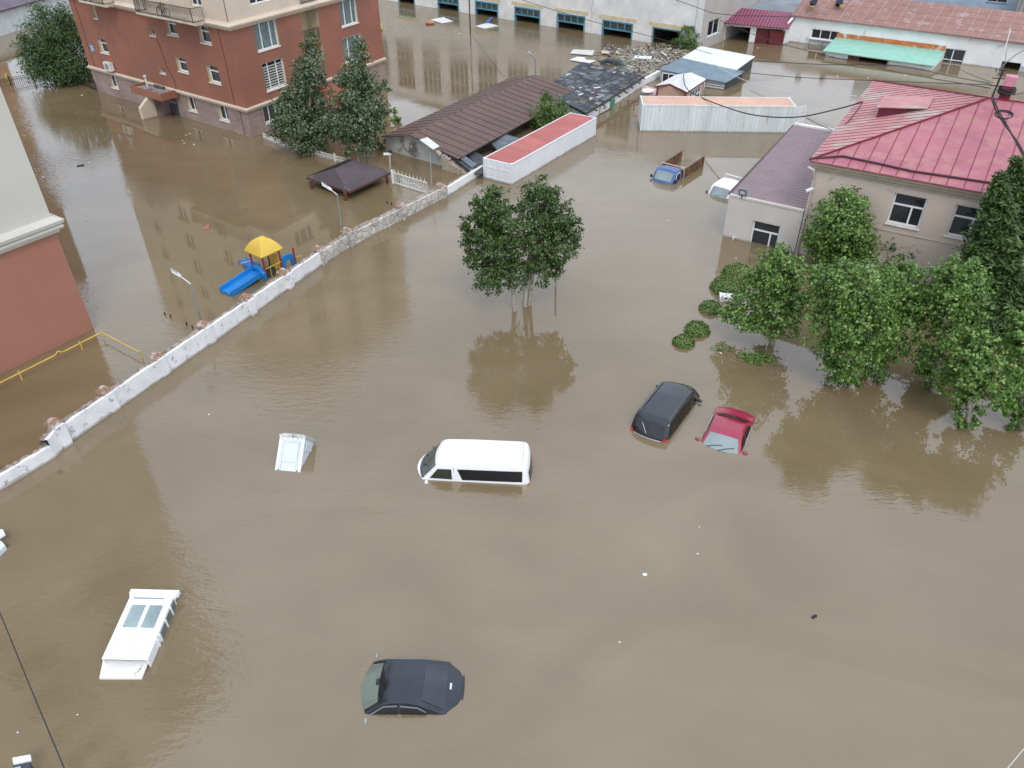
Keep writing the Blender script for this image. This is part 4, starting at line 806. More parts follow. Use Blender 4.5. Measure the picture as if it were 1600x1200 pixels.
p = G(488, 295) + G(605.5, 286) - G(540.5, 313); mb = MB(); mb.box((-.09, -.09, ZB), (.09, .09, zg - .05), 0, .5, p); build('post', mb, DWOOD, gz)
WM = mat('white_metal_paint', (.68, .67, .64), .6, .1)
pf = thing('picket_fence', 'white metal picket fence under the poplars', 'fence', G(470, 238))
for k, (a, b) in enumerate((((412, 216), (447, 231)), ((447, 231), (487, 241)), ((487, 241), (524, 252)), ((524, 252), (546, 257)))):
    a, b = G(*a), G(*b); mb = MB(); rail(mb, a, b, -.3, .42, .16, .02, .022, (.18,)); build('fence_panel', mb, WM, pf); mb = MB(); mb.box((-.06, -.06, -1.), (.06, .06, .6), 0, .3, b); build('fence_post', mb, WM, pf)
ga, gb = G(616, 287), G(668, 303); FGt = Facade(ga, gb); zt_ = FGt.px(614.7, 266)[1]
gt = thing('gate', 'small white barred gate with spikes standing in the flood beside the gazebo', 'gate', ga)
mb = MB(); rail(mb, FGt.pt(0, 0), FGt.pt(FGt.L, 0), .03, .8, .16, .016, .03); build('bars', mb, WM, gt)
for k in range(9): s = FGt.L * (k + .5) / 9; mb = MB(); mb.tube([FGt.pt(s, .8), FGt.pt(s, 1.12)], [.035, .004], 5); build('spike', mb, WM, gt)
mb = MB(); mb.tube([FGt.pt(.7, .55, .03), FGt.pt(1.4, .35, .03), FGt.pt(2.1, .5, .03), FGt.pt(2.6, .25, .03)], .02, 5); build('scroll', mb, WM, gt)
mb = MB(); mb.box((-.09, -.09, -1), (.09, .09, .95), 0, .3, FGt.pt(-.1, 0)); build('gate_post', mb, WM, gt)
mb = MB(); 
for k in range(5): mb.prism([FGt.pt(.1 + k * .12, .1, -.15), FGt.pt(.16 + k * .12, .1, -.15), FGt.pt(.16 + k * .12, .7, -.15), FGt.pt(.1 + k * .12, .7, -.15)], FGt.n * -.02)
build('green_slat', mb, mat('slat_green', (.05, .22, .10), .6), gt)

# ================================================================== PINK ROOFED HOUSE AND ITS ANNEX
PC = G(1245, 397); du = V((math.cos(R(-32.4)), math.sin(R(-32.4)), 0)); dv = V((math.cos(R(58.6)), math.sin(R(58.6)), 0)); ZE = 5.72
FP = Facade(PC, PC + du * 30); FPS = Facade(PC, PC + dv * 17); FPS.n = -du
ph = thing('pink_roofed_house', 'pale plastered house with faded raspberry hipped metal roof, behind the trees on the right', 'house', PC)
pw1 = FP.rect((1398.8, 300.6), (1432.7, 354)); pw1 = (pw1[0], FP.px(1450, 311.6)[0], FP.px(1383.4, 347.7)[1], FP.px(1398.8, 300.6)[1])
dw = FP.px(1494, 321)[0] - FP.px(1398.8, 300.6)[0]; pws = [(pw1[0] + dw * k, pw1[1] + dw * k, pw1[2], pw1[3]) for k in range(6)]
PKW = mud(mat('pale_pinkish_plaster', (.56, .475, .41), .9, .07, .5, (.42, .36, .31), .22, 1.2, bump=.25))
mb = MB(); wall(mb, FP, 0, 30, ZB, 5.6, pws, .22); wall(mb, FPS, 0, 17, ZB, 5.6, [], .2)
for a, b in ((FP.pt(30, 0), FP.pt(30, 0) + dv * 17), (FPS.pt(17, 0), FP.pt(30, 0) + dv * 17)): mb.quad(V((a.x, a.y, ZB)), V((b.x, b.y, ZB)), V((b.x, b.y, 5)), V((a.x, a.y, 5)))
build('wall', mb, PKW, ph)
for h in pws:
    fr = window(FP, h, ph, .22, (.62,), (.62,), w=.09, vh=(0, .62)); sb = MB(); fbox(sb, FP, h[0] + .1, h[1] - .1, h[2] + .1, h[2] + .42, -.32, -.235)
TRM = mat('cornice_beige', (.47, .40, .32), .85, .1)
prof = [(5.08, .004), (5.08, .06), (5.2, .08), (5.26, .18), (5.4, .22), (5.48, .34), (5.60, .38), (5.62, .004)]
FP.mitre = FPS.n; FPS.mitre = FP.n
mb = MB(); cornice(mb, FP, -.38, 30, prof); cornice(mb, FPS, -.06, 17, prof); build('cornice', mb, TRM, ph); FP.mitre = None
mb = MB(); cornice(mb, FP, 0, 30, [(pw1[2] - .45, .004), (pw1[2] - .45, .03), (pw1[2] - .38, .035), (pw1[2] - .38, .004)]); build('string_course', mb, PKW, ph)
E0 = PC - du * .42 + FP.n * .45 + V((0, 0, ZE)); E1 = E0 + dv * 17.9; E2 = E0 + du * 31; E3 = E1 + du * 31
lo, hi = 5.5, 12.
for _ in range(50):
    zr_ = (lo + hi) / 2; a_ = G(1546, 154, zr_); 
    if (a_ - E0).dot(dv) > 8.95: lo = zr_
    else: hi = zr_
RA = G(1546, 154, zr_); RB = RA + du * (31 - 2 * (RA - E0).dot(du))
RASP = mat('faded_raspberry_roof', (.365, .115, .15), .5, .14, .45, (.39, .16, .16), .6, 1.1, stretch=(1, 1, 3)); RASPS = mat('raspberry_seam', (.19, .03, .05), .8, spec=.15)
PATCH = mat('weathered_raspberry', (.44, .20, .20), .65, .16, 1.2, (.42, .34, .30), .5, .5)
mb = MB(); roof_plane(mb, [E0, E2, RB, RA], .09, .80, .03, .03, 0, 1); build('roof', mb, [RASP, RASPS], ph)
mb = MB(); roof_plane(mb, [E0, E1, RA], .09, .62, .028, .022, 0, 1); build('roof', mb, [PATCH, RASPS], ph)
mb = MB(); roof_plane(mb, [E1, E3, RB, RA], .09); build('roof', mb, [RASP, RASPS], ph)
mb = MB(); roof_plane(mb, [E2, E3, RB], .09); build('roof', mb, [RASP, RASPS], ph)
mb = MB(); up_ = V((0, 0, .05)); mb.bar(E0 + up_, RA + up_, .09, .06); mb.bar(E1 + up_, RA + up_, .09, .06); mb.bar(RA + up_, RB + up_, .09, .06); build('ridge_cap', mb, RASPS, ph)
mb = MB(); nrm = (E2 - E0).cross(RA - E0).normalized(); nrm = nrm if nrm.z > 0 else -nrm; upf = nrm.cross(du); upf = upf if upf.z > 0 else -upf
mb.tube([E0 + upf * .12 + nrm * .03] + [E0 + du * x + upf * (.75 + .12 * math.sin(x * .9)) + nrm * .06 for x in (1.5, 3.2, 5, 7, 9, 12, 16, 22, 30)], .06, 5); build('snow_guard', mb, mat('dark_gutter', (.06, .025, .035), .7), ph)
def onplane(u, v, p0, n): d = ray(u, v); return EYE + d * ((p0 - EYE).dot(n) / d.dot(n))
nh = (E1 - E0).cross(RA - E0).normalized(); nh = nh if nh.z > 0 else -nh
b1, t1, t2 = onplane(1369, 184, E0, nh), onplane(1450, 170, E0, nh), onplane(1463, 162, E0, nh); T1 = VP(1369, 168, b1); T1 = V((b1.x, b1.y, T1.z)); off = (onplane(1374, 167, E0, nh) - b1); sd2 = dv * 2.3
b2 = b1 + sd2; T2 = T1 + sd2; t2 = t1 + dv * 2.3
b2 = V((b2.x, b2.y, b1.z - .0)); dm = MB(); dm.poly([b1, t1, T1]); dm.poly([b2, t1 + sd2, T2]); dm.quad(b1, b2, T2, T1); do_ = build('dormer', dm, mat('dark_raspberry', (.115, .012, .03), .6), ph)
dm = MB(); ov = -du * .12; e_ = V((0, 0, .02)); q = [T1 + ov - dv * .15 + e_, T2 + ov + dv * .15 + e_, t1 + sd2 + dv * .15 + e_, t1 - dv * .15 + e_]; dm.prism(q, (0, 0, .06)); build('dormer_roof', dm, PATCH, do_)
cb_ = G(1567, 158, zr_ - .15); tp = VP(1574, 122, cb_); tp = V((cb_.x, cb_.y, tp.z)); mb = MB(); mb.box((-.28, -.28, -.6), (.28, .28, tp.z - cb_.z - .35), 0, R(-32), cb_); chm = build('chimney', mb, RASPS, ph)
mb = MB(); mb.box((-.3, -.3, 0), (.3, .3, .5), 0, R(-32), V((cb_.x, cb_.y, tp.z - .349))); build('chimney_cap', mb, mat('pink_cap', (.52, .22, .29), .6), chm)
cc_ = thing('cable_coil', 'black coils of cable looped round the raspberry chimney', 'cable', V((cb_.x, cb_.y, tp.z - .8)))
for k in range(7):
    mb = MB(); mb.tube([V((cb_.x + (.42 + .02 * (k % 3)) * math.cos(t_), cb_.y + (.42 + .02 * (k % 3)) * math.sin(t_), tp.z - .78 + k * .05 + .03 * math.sin(3 * t_ + k))) for t_ in np.linspace(0, 2 * math.pi, 17)], .025, 5); build('loop', mb, BLACK, cc_)
mb_ = G(1549, 154, zr_ - .05); tp2 = VP(1558, 107, mb_); ms = thing('wire_mast', 'black wire mast with short arms on the ridge of the raspberry roof', 'mast', mb_)
mb = MB(); mb.tube([mb_ - V((0, 0, .2)), V((mb_.x + .1, mb_.y, tp2.z))], .05, 6); build('mast_pole', mb, BLACK, ms); MT = V((mb_.x + .1, mb_.y, tp2.z))
for z in (-.05, -.5, -.9): mb = MB(); mb.bar(MT + V((-.4, .1, z)), MT + V((.25, -.1, z)), .05, .05); build('cross_arm', mb, BLACK, ms)
mb = MB(); pz = FP.pt(.12, 0, .12); mb.tube([V((E0.x, E0.y, 5.35)), FP.pt(-.1, 5.2, .35), FP.pt(-.02, 4.6, .10), FP.pt(-.02, -.8, .10)], .075, 8); build('downpipe', mb, mat('pinkish_pipe', (.52, .45, .41), .7), ph)
mb = MB(); fbox(mb, FP, .25, 1.35, .85, 1.25, .01, .04); bpl = build('house_plate', mb, mat('sign_blue', (.06, .16, .36), .5), ph); mb = MB()
for k in range(6): fbox(mb, FP, .36 + .15 * k, .45 + .15 * k, .98, 1.12 + .04 * (k % 2), .041, .046)
build('plate_lettering', mb, PVC, bpl)
# annex
an = thing('annex', 'single storey pale annex with mauve ribbed roof joined to the pinkish house', 'annex', G(1129, 369)); FA = Facade(G(1129, 369), PC); ZA = 2.62; AL = FA.L - .16; nA = -FA.n
q = FA.rect((1177, 344), (1214, 381)); a0, a1 = FA.px(1177, 344)[0], FA.px(1220, 355)[0]; zt_ = FA.px(1177, 344)[1]
ANW = mud(mat('pale_annex_plaster', (.57, .53, .49), .9, .06, .8, (.44, .41, .37), .25, .7, bump=.3))
dh = (a0, a1, ZB, zt_); sideA = Facade(FA.pt(0, 0), FA.pt(0, 0) + dv * 14.8); sideA.n = -FA.u
mb = MB(); wall(mb, FA, 0, AL, ZB, ZA, [dh], .2); wall(mb, sideA, 0, 14.7, ZB, ZA, [], .1); mb.prism([FA.pt(0, ZA - .02, .04), FA.pt(AL, ZA - .02, .04), FA.pt(AL, ZA - .02, -.14), FA.pt(0, ZA - .02, -.14)], (0, 0, .12)); build('wall', mb, ANW, an)
window(FA, (a0, a1, ZB, zt_), an, .2, (.68,), (.80,), w=.09, sill=False, name='glazed_door', vh=(0, .8))
mb = MB(); roof_plane(mb, [FA.pt(-.1, ZA + .02, -.15), FA.pt(AL, ZA + .02, -.15), FA.pt(AL, ZA + .08, -.15) + dv * 14.4, FA.pt(-.1, ZA + .08, -.15) + dv * 14.4], .07)
build('roof', mb, [wavemat('mauve_profiled', (.245, .178, .188), dv, .42, .045, .6, .08, (.30, .24, .25), .2), STEEL], an)
mb = MB(); p = FA.pt(-.1, ZA + .05, -.15); mb.bar(p, p + dv * 14.4, .09, .1); build('edge_flashing', mb, mat('brown_flashing', (.10, .06, .06), .6), an)
mb = MB(); p, q = FA.pt(-.05, ZA, -.15) + dv * 14.45, FA.pt(AL + .1, ZA, -.15) + dv * 14.45; mb.prism([p - V((0, 0, .6)), q - V((0, 0, .6)), q + dv * .3 - V((0, 0, .6)), p + dv * .3 - V((0, 0, .6))], (0, 0, .8)); build('parapet', mb, WHITE2, an)
fp_ = FA.pt(.75, ZA + .1, .06); fl_ = thing('floodlight', 'grey floodlight mounted on the front edge of the annex roof', 'floodlight', fp_)
mb = MB(); c = fp_ + V((0, 0, .28)); x = FA.u * .24; y = (FA.n * .1 + V((0, 0, .24))); z_ = FA.n.cross(FA.u); mb.prism([c - x - y, c + x - y, c + x + y, c - x + y], FA.n * -.12); build('lamp_housing', mb, mat('lamp_housing_grey', (.22, .26, .28), .5), fl_)
mb = MB(); c = c + FA.n * .012; mb.prism([c - x * .55 - y * .5, c + x * .55 - y * .5, c + x * .55 + y * .35, c - x * .55 + y * .35], FA.n * .012); build('reflector', mb, mat('bright_reflector', (.75, .76, .75), .15), fl_)
mb = MB(); mb.tube([fp_ - V((0, 0, .1)), fp_ + V((0, 0, .25)) - FA.n * .1], .03, 6); build('bracket', mb, BLACK, fl_)
cq = FP.pt(.05, 4.05, .2); t = thing('security_camera', 'white security camera on the house corner above the annex roof', 'camera', cq); mb = MB(); mb.bar(cq + V((-.35, -.05, -.05)), cq + V((.0, .02, .06)), .13, .12); build('camera_body', mb, PVC, t); mb = MB(); mb.tube([cq, FP.pt(.1, 4.1, 0)], .03, 5); build('bracket', mb, PVC, t)
mb = MB(); p = FA.pt(.7, .12, .0); mb.tube([p, p + FA.n * .12, p + FA.n * .12 - V((0, 0, .3))], .06, 8); build('pipe_stub', mb, STEEL, an)
mb = MB(); p = G(1234, 178 + 217, 0); mb.tube([FA.pt(FA.L * .9, -1, .4), FA.pt(FA.L * .9, .65, .4)], .03, 6); mb.tube([FA.pt(FA.L * .9, .6, .4), FA.pt(FA.L * .96, .3, .5)], .02, 6); solo('short_post', mb, BLACK, 'short black post in the water at the foot of the annex', 'post')

# ================================================================== VEHICLES
def paint(name, c, rough=.25, coat=.6, var=.05): return mat(name, c, rough, var, 2, coat=coat)
WSH = glassmat('windscreen_pale', (.20, .25, .25), .06, 1.9, .2); TINT = glassmat('tinted_glass', (.012, .013, .015), .05, 1.5); WSG = glassmat('windscreen_greenish', (.15, .18, .15), .06, 1.7, .15)
TAIL = mat('tail_lamp_red', (.55, .03, .04), .25, .1); CHROME = mat('chrome_strip', (.65, .65, .66), .25, .05, metal=.6)
class Car:
    def __init__(s, L, W, belt, roof, prof, tum, bf=.25, br=.12, low=.25, crown=.05, rc=.12):
        s.L, s.W, s.belt, s.roof, s.tum, s.bf, s.br, s.low, s.crown, s.rc = L, W, belt, roof, tum, bf, br, low, crown, rc
        xs = np.linspace(0, L, 200); z = np.interp(xs, [p[0] for p in prof], [p[1] for p in prof]); k = np.hanning(11); k /= k.sum()
        zp = np.convolve(np.pad(z, 5, mode='edge'), k, 'valid'); s.xs, s.zs = xs, zp
    def zt(s, x): return float(np.interp(x, s.xs, s.zs))
    def w(s, x): return s.W * (1 - .16 * max(0, 1 - x / .7) ** 2 - .08 * max(0, 1 - (s.L - x) / .5) ** 2)
    def ys(s, x, z): return s.w(x) - s.tum * min(1, max(0, (z - s.belt) / (s.roof - s.belt))) ** 1.25 - .05 * max(0, (s.belt * .8 - z) / s.belt)
    def bow(s, x): return s.bf * max(0, 1 - x / (.55 * s.L)) - s.br * max(0, 1 - (s.L - x) / (.4 * s.L))
    def P(s, x, y, z): return V((s.L / 2 - (x + s.bow(x) * (y / s.W) ** 2), y, z))
    def yc(s, x): zT = s.zt(x); return s.ys(x, zT - min(s.rc, zT * .2))
    def top(s, x, f):                    # f across -1..1 of the flat part
        yc = s.yc(x) - s.rc * .75; y = yc * f; return s.P(x, y, s.zt(x) - s.crown * f * f)
    def sec(s, x):
        zT = s.zt(x); rc = min(s.rc, zT * .2); zc = zT - rc; b = min(s.belt, zc); pts = [(s.ys(x, s.low) * .97, s.low), (s.ys(x, b * .6), b * .6), (s.ys(x, b), b)]
        for f in (.33, .66, 1): z = b + (zc - b) * f + .001 * f; pts.append((s.ys(x, z), z))
        yc = s.ys(x, zc); pts += [(yc - rc * .12, zc + rc * .38), (yc - rc * .38, zc + rc * .62 - s.crown * .2)]
        ye = yc - rc * .75
        for f in (1, .66, .33, 0): pts.append((ye * f, zT - s.crown * f * f))
        return pts
    def body(s, n=64):
        mb = MB(); rows = []
        for i in range(n + 1):
            x = s.L * i / n; h = s.sec(x); rows.append([s.P(x, y, z) for y, z in h] + [s.P(x, -y, z) for y, z in h[-2::-1]])
        mb.grid(rows); mb.poly(rows[0]); mb.poly(rows[-1]); return mb
    def patch(s, x0, x1, f0=.93, f1=None, off=.012, nx=8, ny=10):
        f1 = f1 or f0; g = [[s.top(x0 + (x1 - x0) * i / nx, (f0 + (f1 - f0) * i / nx) * (2 * j / ny - 1)) for j in range(ny + 1)] for i in range(nx + 1)]; return MB().grid(s.offs(g, off))
    def offs(s, g, off):
        out = []
        for i in range(len(g)):
            r = []
            for j in range(len(g[0])):
                a = g[min(i + 1, len(g) - 1)][j] - g[max(i - 1, 0)][j]; b = g[i][min(j + 1, len(g[0]) - 1)] - g[i][max(j - 1, 0)]; n = a.cross(b).normalized(); n = n if n.z > 0 else -n
                r.append(g[i][j] + n * off)
            out.append(r)
        return out
    def side(s, poly, sg, off=.012):
        """window on the flank from a quad (x,z)x4: bottom front, bottom rear, top rear, top front"""
        (a, b), (c, d), (e, f), (g, h) = poly; rows = []
        for i in range(7):
            t_ = i / 6; row = []
            for j in range(5):
                q = j / 4; x = (a + (g - a) * q) * (1 - t_) + (c + (e - c) * q) * t_; z = (b + (h - b) * q) * (1 - t_) + (d + (f - d) * q) * t_
                row.append(s.P(x, sg * (s.ys(x, z) + off), z))
            rows.append(row)
        return MB().grid(rows)
    def line(s, pts, sg, off, r, mb): mb.tube([s.P(x, sg * (s.ys(x, z) + off), z) for x, z in pts], r, 5)
def carM(P, yaw, L, xref, sink, pitch=0., roll=0.):
    """P = world point of local (xref from front) on the centre line at the water; yaw = heading of the nose"""
    m = Matrix.Translation((P[0], P[1], 0)) @ Matrix.Rotation(yaw, 4, 'Z') @ Matrix.Rotation(pitch, 4, 'Y') @ Matrix.Rotation(roll, 4, 'X')
    return m @ Matrix.Translation((-(L / 2 - xref), 0, -sink))
def mirror(root, c, x, sg, m, z=None, out=.14, s=(.07, .10, .075)):
    z = z or c.belt + .08; y = sg * (c.ys(x, z) + out); p = c.P(x, y, z); mb = MB(); n = 8; rows = []
    for i in range(n + 1):
        t_ = math.pi * i / n; rows.append([p + V((s[0] * math.sin(t_) * math.cos(a), s[1] * math.cos(t_), s[2] * math.sin(t_) * math.sin(a))) for a in np.linspace(0, 2 * math.pi, 11)])
    mb.grid(rows); mb.tube([p, c.P(x + .05, sg * c.ys(x, z - .06), z - .06)], .02, 5); build('side_mirror', mb, m, root, 60)
# --- white van
c = Car(4.75, .86, 1.12, 1.98, [(0, .55), (.03, .9), (.12, 1.12), (.5, 1.21), (1.14, 1.88), (1.3, 1.94), (2.5, 1.98), (4.45, 1.95), (4.62, 1.86), (4.72, 1.2), (4.75, .5)], .10, .26, .08, crown=.03, rc=.07)
VANP = G(819, 709, .84); vd = R(175.2)
t = thing('van', 'white high roofed van with black tinted side windows, drowned to its window sills', 'van', None, None, carM((VANP.x, VANP.y), vd, c.L, 4.5, 1.11, R(.8)) @ Matrix.Diagonal((1.045, 1, 1, 1)))
VW = paint('van_white', (.80, .81, .82), .3, .5); build('body', c.body(), VW, t, 35)
build('windscreen', c.patch(.56, 1.08, .92), glassmat('windscreen_dark', (.10, .13, .115), .05, 1.6), t, 60)
mb = MB(); mb.grid(c.offs([[c.top(x, f) for f in np.linspace(-.97, .97, 11)] for x in (.44, .48, .52, .555)], .008)); build('black_cowl', mb, mat('cowl_grey', (.09, .10, .12), .6), t, 60)
for sg in (-1, 1):
    build('side_window', c.side([(.74, 1.27), (1.68, 1.24), (1.68, 1.72), (1.12, 1.72)], sg), glassmat('front_side_glass', (.035, .04, .03), .06, 1.5), t, 60)
    build('side_window', c.side([(2.10, 1.23), (4.46, 1.23), (4.46, 1.73), (1.92, 1.73)], sg), TINT, t, 60)
    mirror(t, c, .55, sg, PVC if sg > 0 else RUBBER, 1.16, .13)
    mb = MB(); c.line([(1.78, 1.0), (1.78, 1.80)], sg, .002, .008, mb); build('door_seam', mb, RUBBER, t)
    mb = MB(); mb.bar(c.P(4.70, sg * .78, .85), c.P(4.70, sg * .78, 1.14), .07, .09); build('tail_lamp', mb, TAIL, t)
mb = MB(); mb.grid(c.offs([[c.top(x, f) for f in np.linspace(-.85, .85, 9)] for x in (4.655, 4.675, 4.695, 4.712)], .012)); build('rear_window', mb, TINT, t, 60)
mb = MB(); mb.tube([c.top(4.40, f) + V((0, 0, .004)) for f in np.linspace(-.99, .99, 9)], .01, 4); build('roof_seam', mb, GREYP, t)
for k in range(5):
    mb = MB(); f = -.6 + .3 * k; mb.tube([c.top(x, f) for x in (1.5, 2.4, 3.3, 4.3)], .007, 4); build('roof_rib', mb, VW, t)
mb = MB(); mb.tube([c.top(.6, -.5) + V((.03, 0, .03)), c.top(.8, -.15) + V((.03, 0, .03))], .012, 4); build('wiper', mb, RUBBER, t)
mb = MB(); mb.tube([c.top(.6, .2) + V((.03, 0, .03)), c.top(.8, .55) + V((.03, 0, .03))], .012, 4); build('wiper', mb, RUBBER, t)
# --- black minivan
c = Car(4.65, .86, 1.02, 1.84, [(0, .5), (.05, .85), (.2, 1.02), (.62, 1.12), (1.22, 1.68), (1.42, 1.78), (2.4, 1.84), (4.0, 1.81), (4.25, 1.72), (4.55, 1.12), (4.62, .95), (4.65, .4)], .13, .40, .14, crown=.05)
MP = G(1021, 651, .78)
t = thing('minivan', 'black minivan with grey sheen roof and red tail lamps, beside the red car', 'car', None, None, carM((MP.x, MP.y), R(57), c.L, 4.1, 1.0, R(.3)))
BK = paint('black_car_paint', (.012, .016, .022), .2, .4); build('body', c.body(), BK, t, 40)
build('windscreen', c.patch(.68, 1.18, .92), TINT, t, 60); build('rear_window', c.patch(4.28, 4.53, .88), TINT, t, 60)
for sg in (-1, 1):
    build('side_window', c.side([(.95, 1.08), (1.95, 1.08), (1.95, 1.58), (1.40, 1.55)], sg), TINT, t, 60); build('side_window', c.side([(2.02, 1.08), (3.15, 1.08), (3.15, 1.60), (2.02, 1.58)], sg), TINT, t, 60); build('side_window', c.side([(3.23, 1.08), (4.3, 1.08), (4.1, 1.56), (3.23, 1.60)], sg), TINT, t, 60)
    mirror(t, c, .85, sg, BK, 1.14, .15)
    mb = MB(); mb.bar(c.P(4.56, sg * .76, .82), c.P(4.50, sg * .77, 1.1), .11, .16); build('tail_lamp', mb, TAIL, t)
    mb = MB(); mb.tube([c.P(x, sg * (c.yc(x) - .10), c.zt(x) + .0) for x in (1.5, 2.4, 3.4, 4.15)], .02, 5); build('roof_rail', mb, mat('rail_grey', (.10, .11, .12), .4), t)
mb = MB(); mb.tube([c.P(4.6, y, 1.02) + V((-.03, 0, 0)) for y in (-.6, -.3, 0, .3, .6)], .018, 5); build('chrome_strip', mb, CHROME, t)
mb = MB(); a = c.top(4.53, .1); mb.tube([a + V((-.02, 0, .02)), c.top(4.36, .5) + V((-.02, 0, .03))], .012, 4); build('wiper', mb, STEEL, t)
# --- red saloon, nose down towards the viewer
c = Car(4.35, .84, .90, 1.40, [(0, .4), (.06, .62), (.3, .74), (1.25, .92), (2.0, 1.33), (2.35, 1.40), (2.9, 1.38), (3.15, 1.32), (3.62, 1.06), (4.1, 1.0), (4.28, .93), (4.35, .4)], .22, .3, .14, crown=.04, rc=.10)
RP = G(1133, 677, .40)
t = thing('red_car', 'dark red saloon with pale windscreen and spread wipers, drowned to its windows', 'car', None, None, carM((RP.x, RP.y), R(242.5), c.L, 2.05, .95, R(3.4)))
RD = paint('red_car_paint', (.30, .015, .05), .28, .6); build('body', c.body(), RD, t, 35)
build('windscreen', c.patch(1.28, 1.98, .93, .90), WSH, t, 60); build('rear_window', c.patch(3.12, 3.58, .88, .92), TINT, t, 60)
for sg in (-1, 1):
    build('side_window', c.side([(1.55, .95), (2.45, .95), (2.45, 1.24), (2.08, 1.24)], sg), TINT, t, 60); build('side_window', c.side([(2.53, .95), (3.45, .97), (3.08, 1.22), (2.53, 1.24)], sg), TINT, t, 60)
    mirror(t, c, 1.5, sg, RD, 1.0, .17, (.07, .11, .075)); mb = MB(); c.line([(1.45, .93), (2.5, .925), (3.5, .945)], sg, .012, .012, mb); build('sill_strip', mb, CHROME, t)
for y0, y1 in ((-.1, .55), (-.62, .05)): mb = MB(); mb.tube([c.top(1.31, y0 / .75) + V((.01, 0, .03)), c.top(1.48, (y0 + y1) / 1.5) + V((.01, 0, .035)), c.top(1.58, y1 / .75) + V((.01, 0, .03))], .014, 4); build('wiper', mb, RUBBER, t)
# --- dark saloon at the bottom
c = Car(4.7, .89, .93, 1.42, [(0, .4), (.06, .66), (.3, .78), (1.3, .95), (2.1, 1.35), (2.45, 1.42), (3.0, 1.41), (3.3, 1.36), (4.05, 1.08), (4.45, 1.04), (4.62, 1.0), (4.7, .4)], .22, .34, .12, crown=.05, rc=.1)
SP = G(598, 1062, .38)
t = thing('dark_car', 'dark slate blue saloon drowned to its roof in the foreground', 'car', None, None, carM((SP.x, SP.y), R(179), c.L, 2.12, 1.03, R(.2)))
DK = paint('slate_blue_paint', (.012, .016, .024), .2, .35, .25); build('body', c.body(), DK, t, 35)
build('windscreen', c.patch(1.36, 2.02, .93, .9), WSG, t, 60); build('rear_window', c.patch(3.34, 4.0, .86, .9), glassmat('rear_tint', (.025, .03, .038), .08, 1.6), t, 60)
mb = MB(); mb.grid(c.offs([[c.top(x + .14 * abs(f) ** 1.6 * (k == 0) * 0, f) for f in np.linspace(-.9, .9, 9)] for k, x in enumerate((2.04, 2.12, 2.2, 2.27))], .006)); build('sun_roof_glass', mb, TINT, t, 60)
for sg in (-1, 1):
    build('side_window', c.side([(1.62, .98), (2.62, .98), (2.62, 1.26), (2.18, 1.25)], sg), TINT, t, 60); build('side_window', c.side([(2.72, .98), (3.6, .98), (3.25, 1.22), (2.72, 1.26)], sg), TINT, t, 60)
    mb = MB(); c.line([(1.66, 1.0), (2.2, 1.275), (2.63, 1.295)], sg, .03, .022, mb); build('wind_deflector', mb, mat('smoke_grey', (.16, .17, .18), .3), t); mb = MB(); c.line([(2.72, 1.29), (3.25, 1.245), (3.5, 1.12)], sg, .03, .022, mb); build('wind_deflector', mb, bpy.data.materials['smoke_grey'], t)
    mirror(t, c, 1.55, sg, mat('mirror_grey', (.30, .32, .33), .3), 1.03, .2, (.05, .11, .07))
mb = MB(); mb.bar(c.top(4.12, -.12) + V((0, 0, .012)), c.top(4.12, .12) + V((0, 0, .012)), .06, .04); build('brake_lamp', mb, STEEL, t)
mb = MB(); mb.tube([c.top(4.50, f) + V((0, 0, .012)) for f in np.linspace(-.5, .5, 9)], .025, 5); build('spoiler', mb, DK, t)
mb = MB(); mb.box((-.05, -.09, -.05), (.05, .09, .03), 0, 0, c.top(2.0, 0) + V((.03, 0, .0))); build('windscreen_sensor', mb, RUBBER, t)
# --- trucks by the annex
TD = (G(1068, 272) - G(1102, 250)); yaw = math.atan2(TD.y, TD.x)
cabp = [(0, .6), (.02, 1.05), (.12, 1.2), (.62, 1.74), (.85, 1.84), (1.45, 1.84), (1.62, 1.74), (1.7, 1.3), (1.72, .5)]
c = Car(1.75, .88, 1.15, 1.84, cabp, .12, .22, .05, low=.2, crown=.05, rc=.14)
CP = G(1045, 263, .74); t = thing('blue_truck', 'small blue flatbed truck with rusty tall bed sides, drowned to its windscreen', 'truck', None, None, carM((CP.x, CP.y), yaw, c.L, 1.1, 1.06, R(1)))
BL = paint('blue_truck_paint', (.035, .095, .26), .35, .4); build('cab', c.body(40), BL, t, 40); build('windscreen', c.patch(.16, .62, .9), WSH, t, 60)
for sg in (-1, 1):
    build('side_window', c.side([(.55, 1.2), (1.3, 1.2), (1.3, 1.60), (.80, 1.60)], sg), TINT, t, 60); mb = MB(); c.line([(.45, 1.2), (.78, 1.63), (1.32, 1.65)], sg, .02, .022, mb); build('window_trim', mb, PVC, t)
    mirror(t, c, .25, sg, RUBBER, 1.26, .16, (.06, .09, .13))
    mb = MB(); mb.box((-4.0, sg * .9 - .03, .5), (-.95, sg * .9 + .03, 1.72)); 
    for k in range(4): x = -1.1 - k * .93; mb.box((x - .05, sg * .9 + (.031 if sg > 0 else -.071), .5), (x + .05, sg * .9 + (.071 if sg > 0 else -.031), 1.70))
    build('bed_side', mb, RUST, t)
mb = MB(); mb.box((-1.0, -.86, .5), (-.94, .86, 1.6)); build('head_board', mb, RUST, t)
mb = MB(); mb.tube([V((-.9, -.9, .6)), V((-.9, -.9, 1.82)), V((-.9, .9, 1.82)), V((-.9, .9, .6))], .03, 6); build('ladder_frame', mb, mat('cream_frame', (.62, .57, .47), .6), t)
mb = MB(); mb.box((-.86, -.55, 1.55), (-.78, .55, 1.72)); build('orange_board', mb, mat('orange_board', (.42, .13, .06), .7), t)
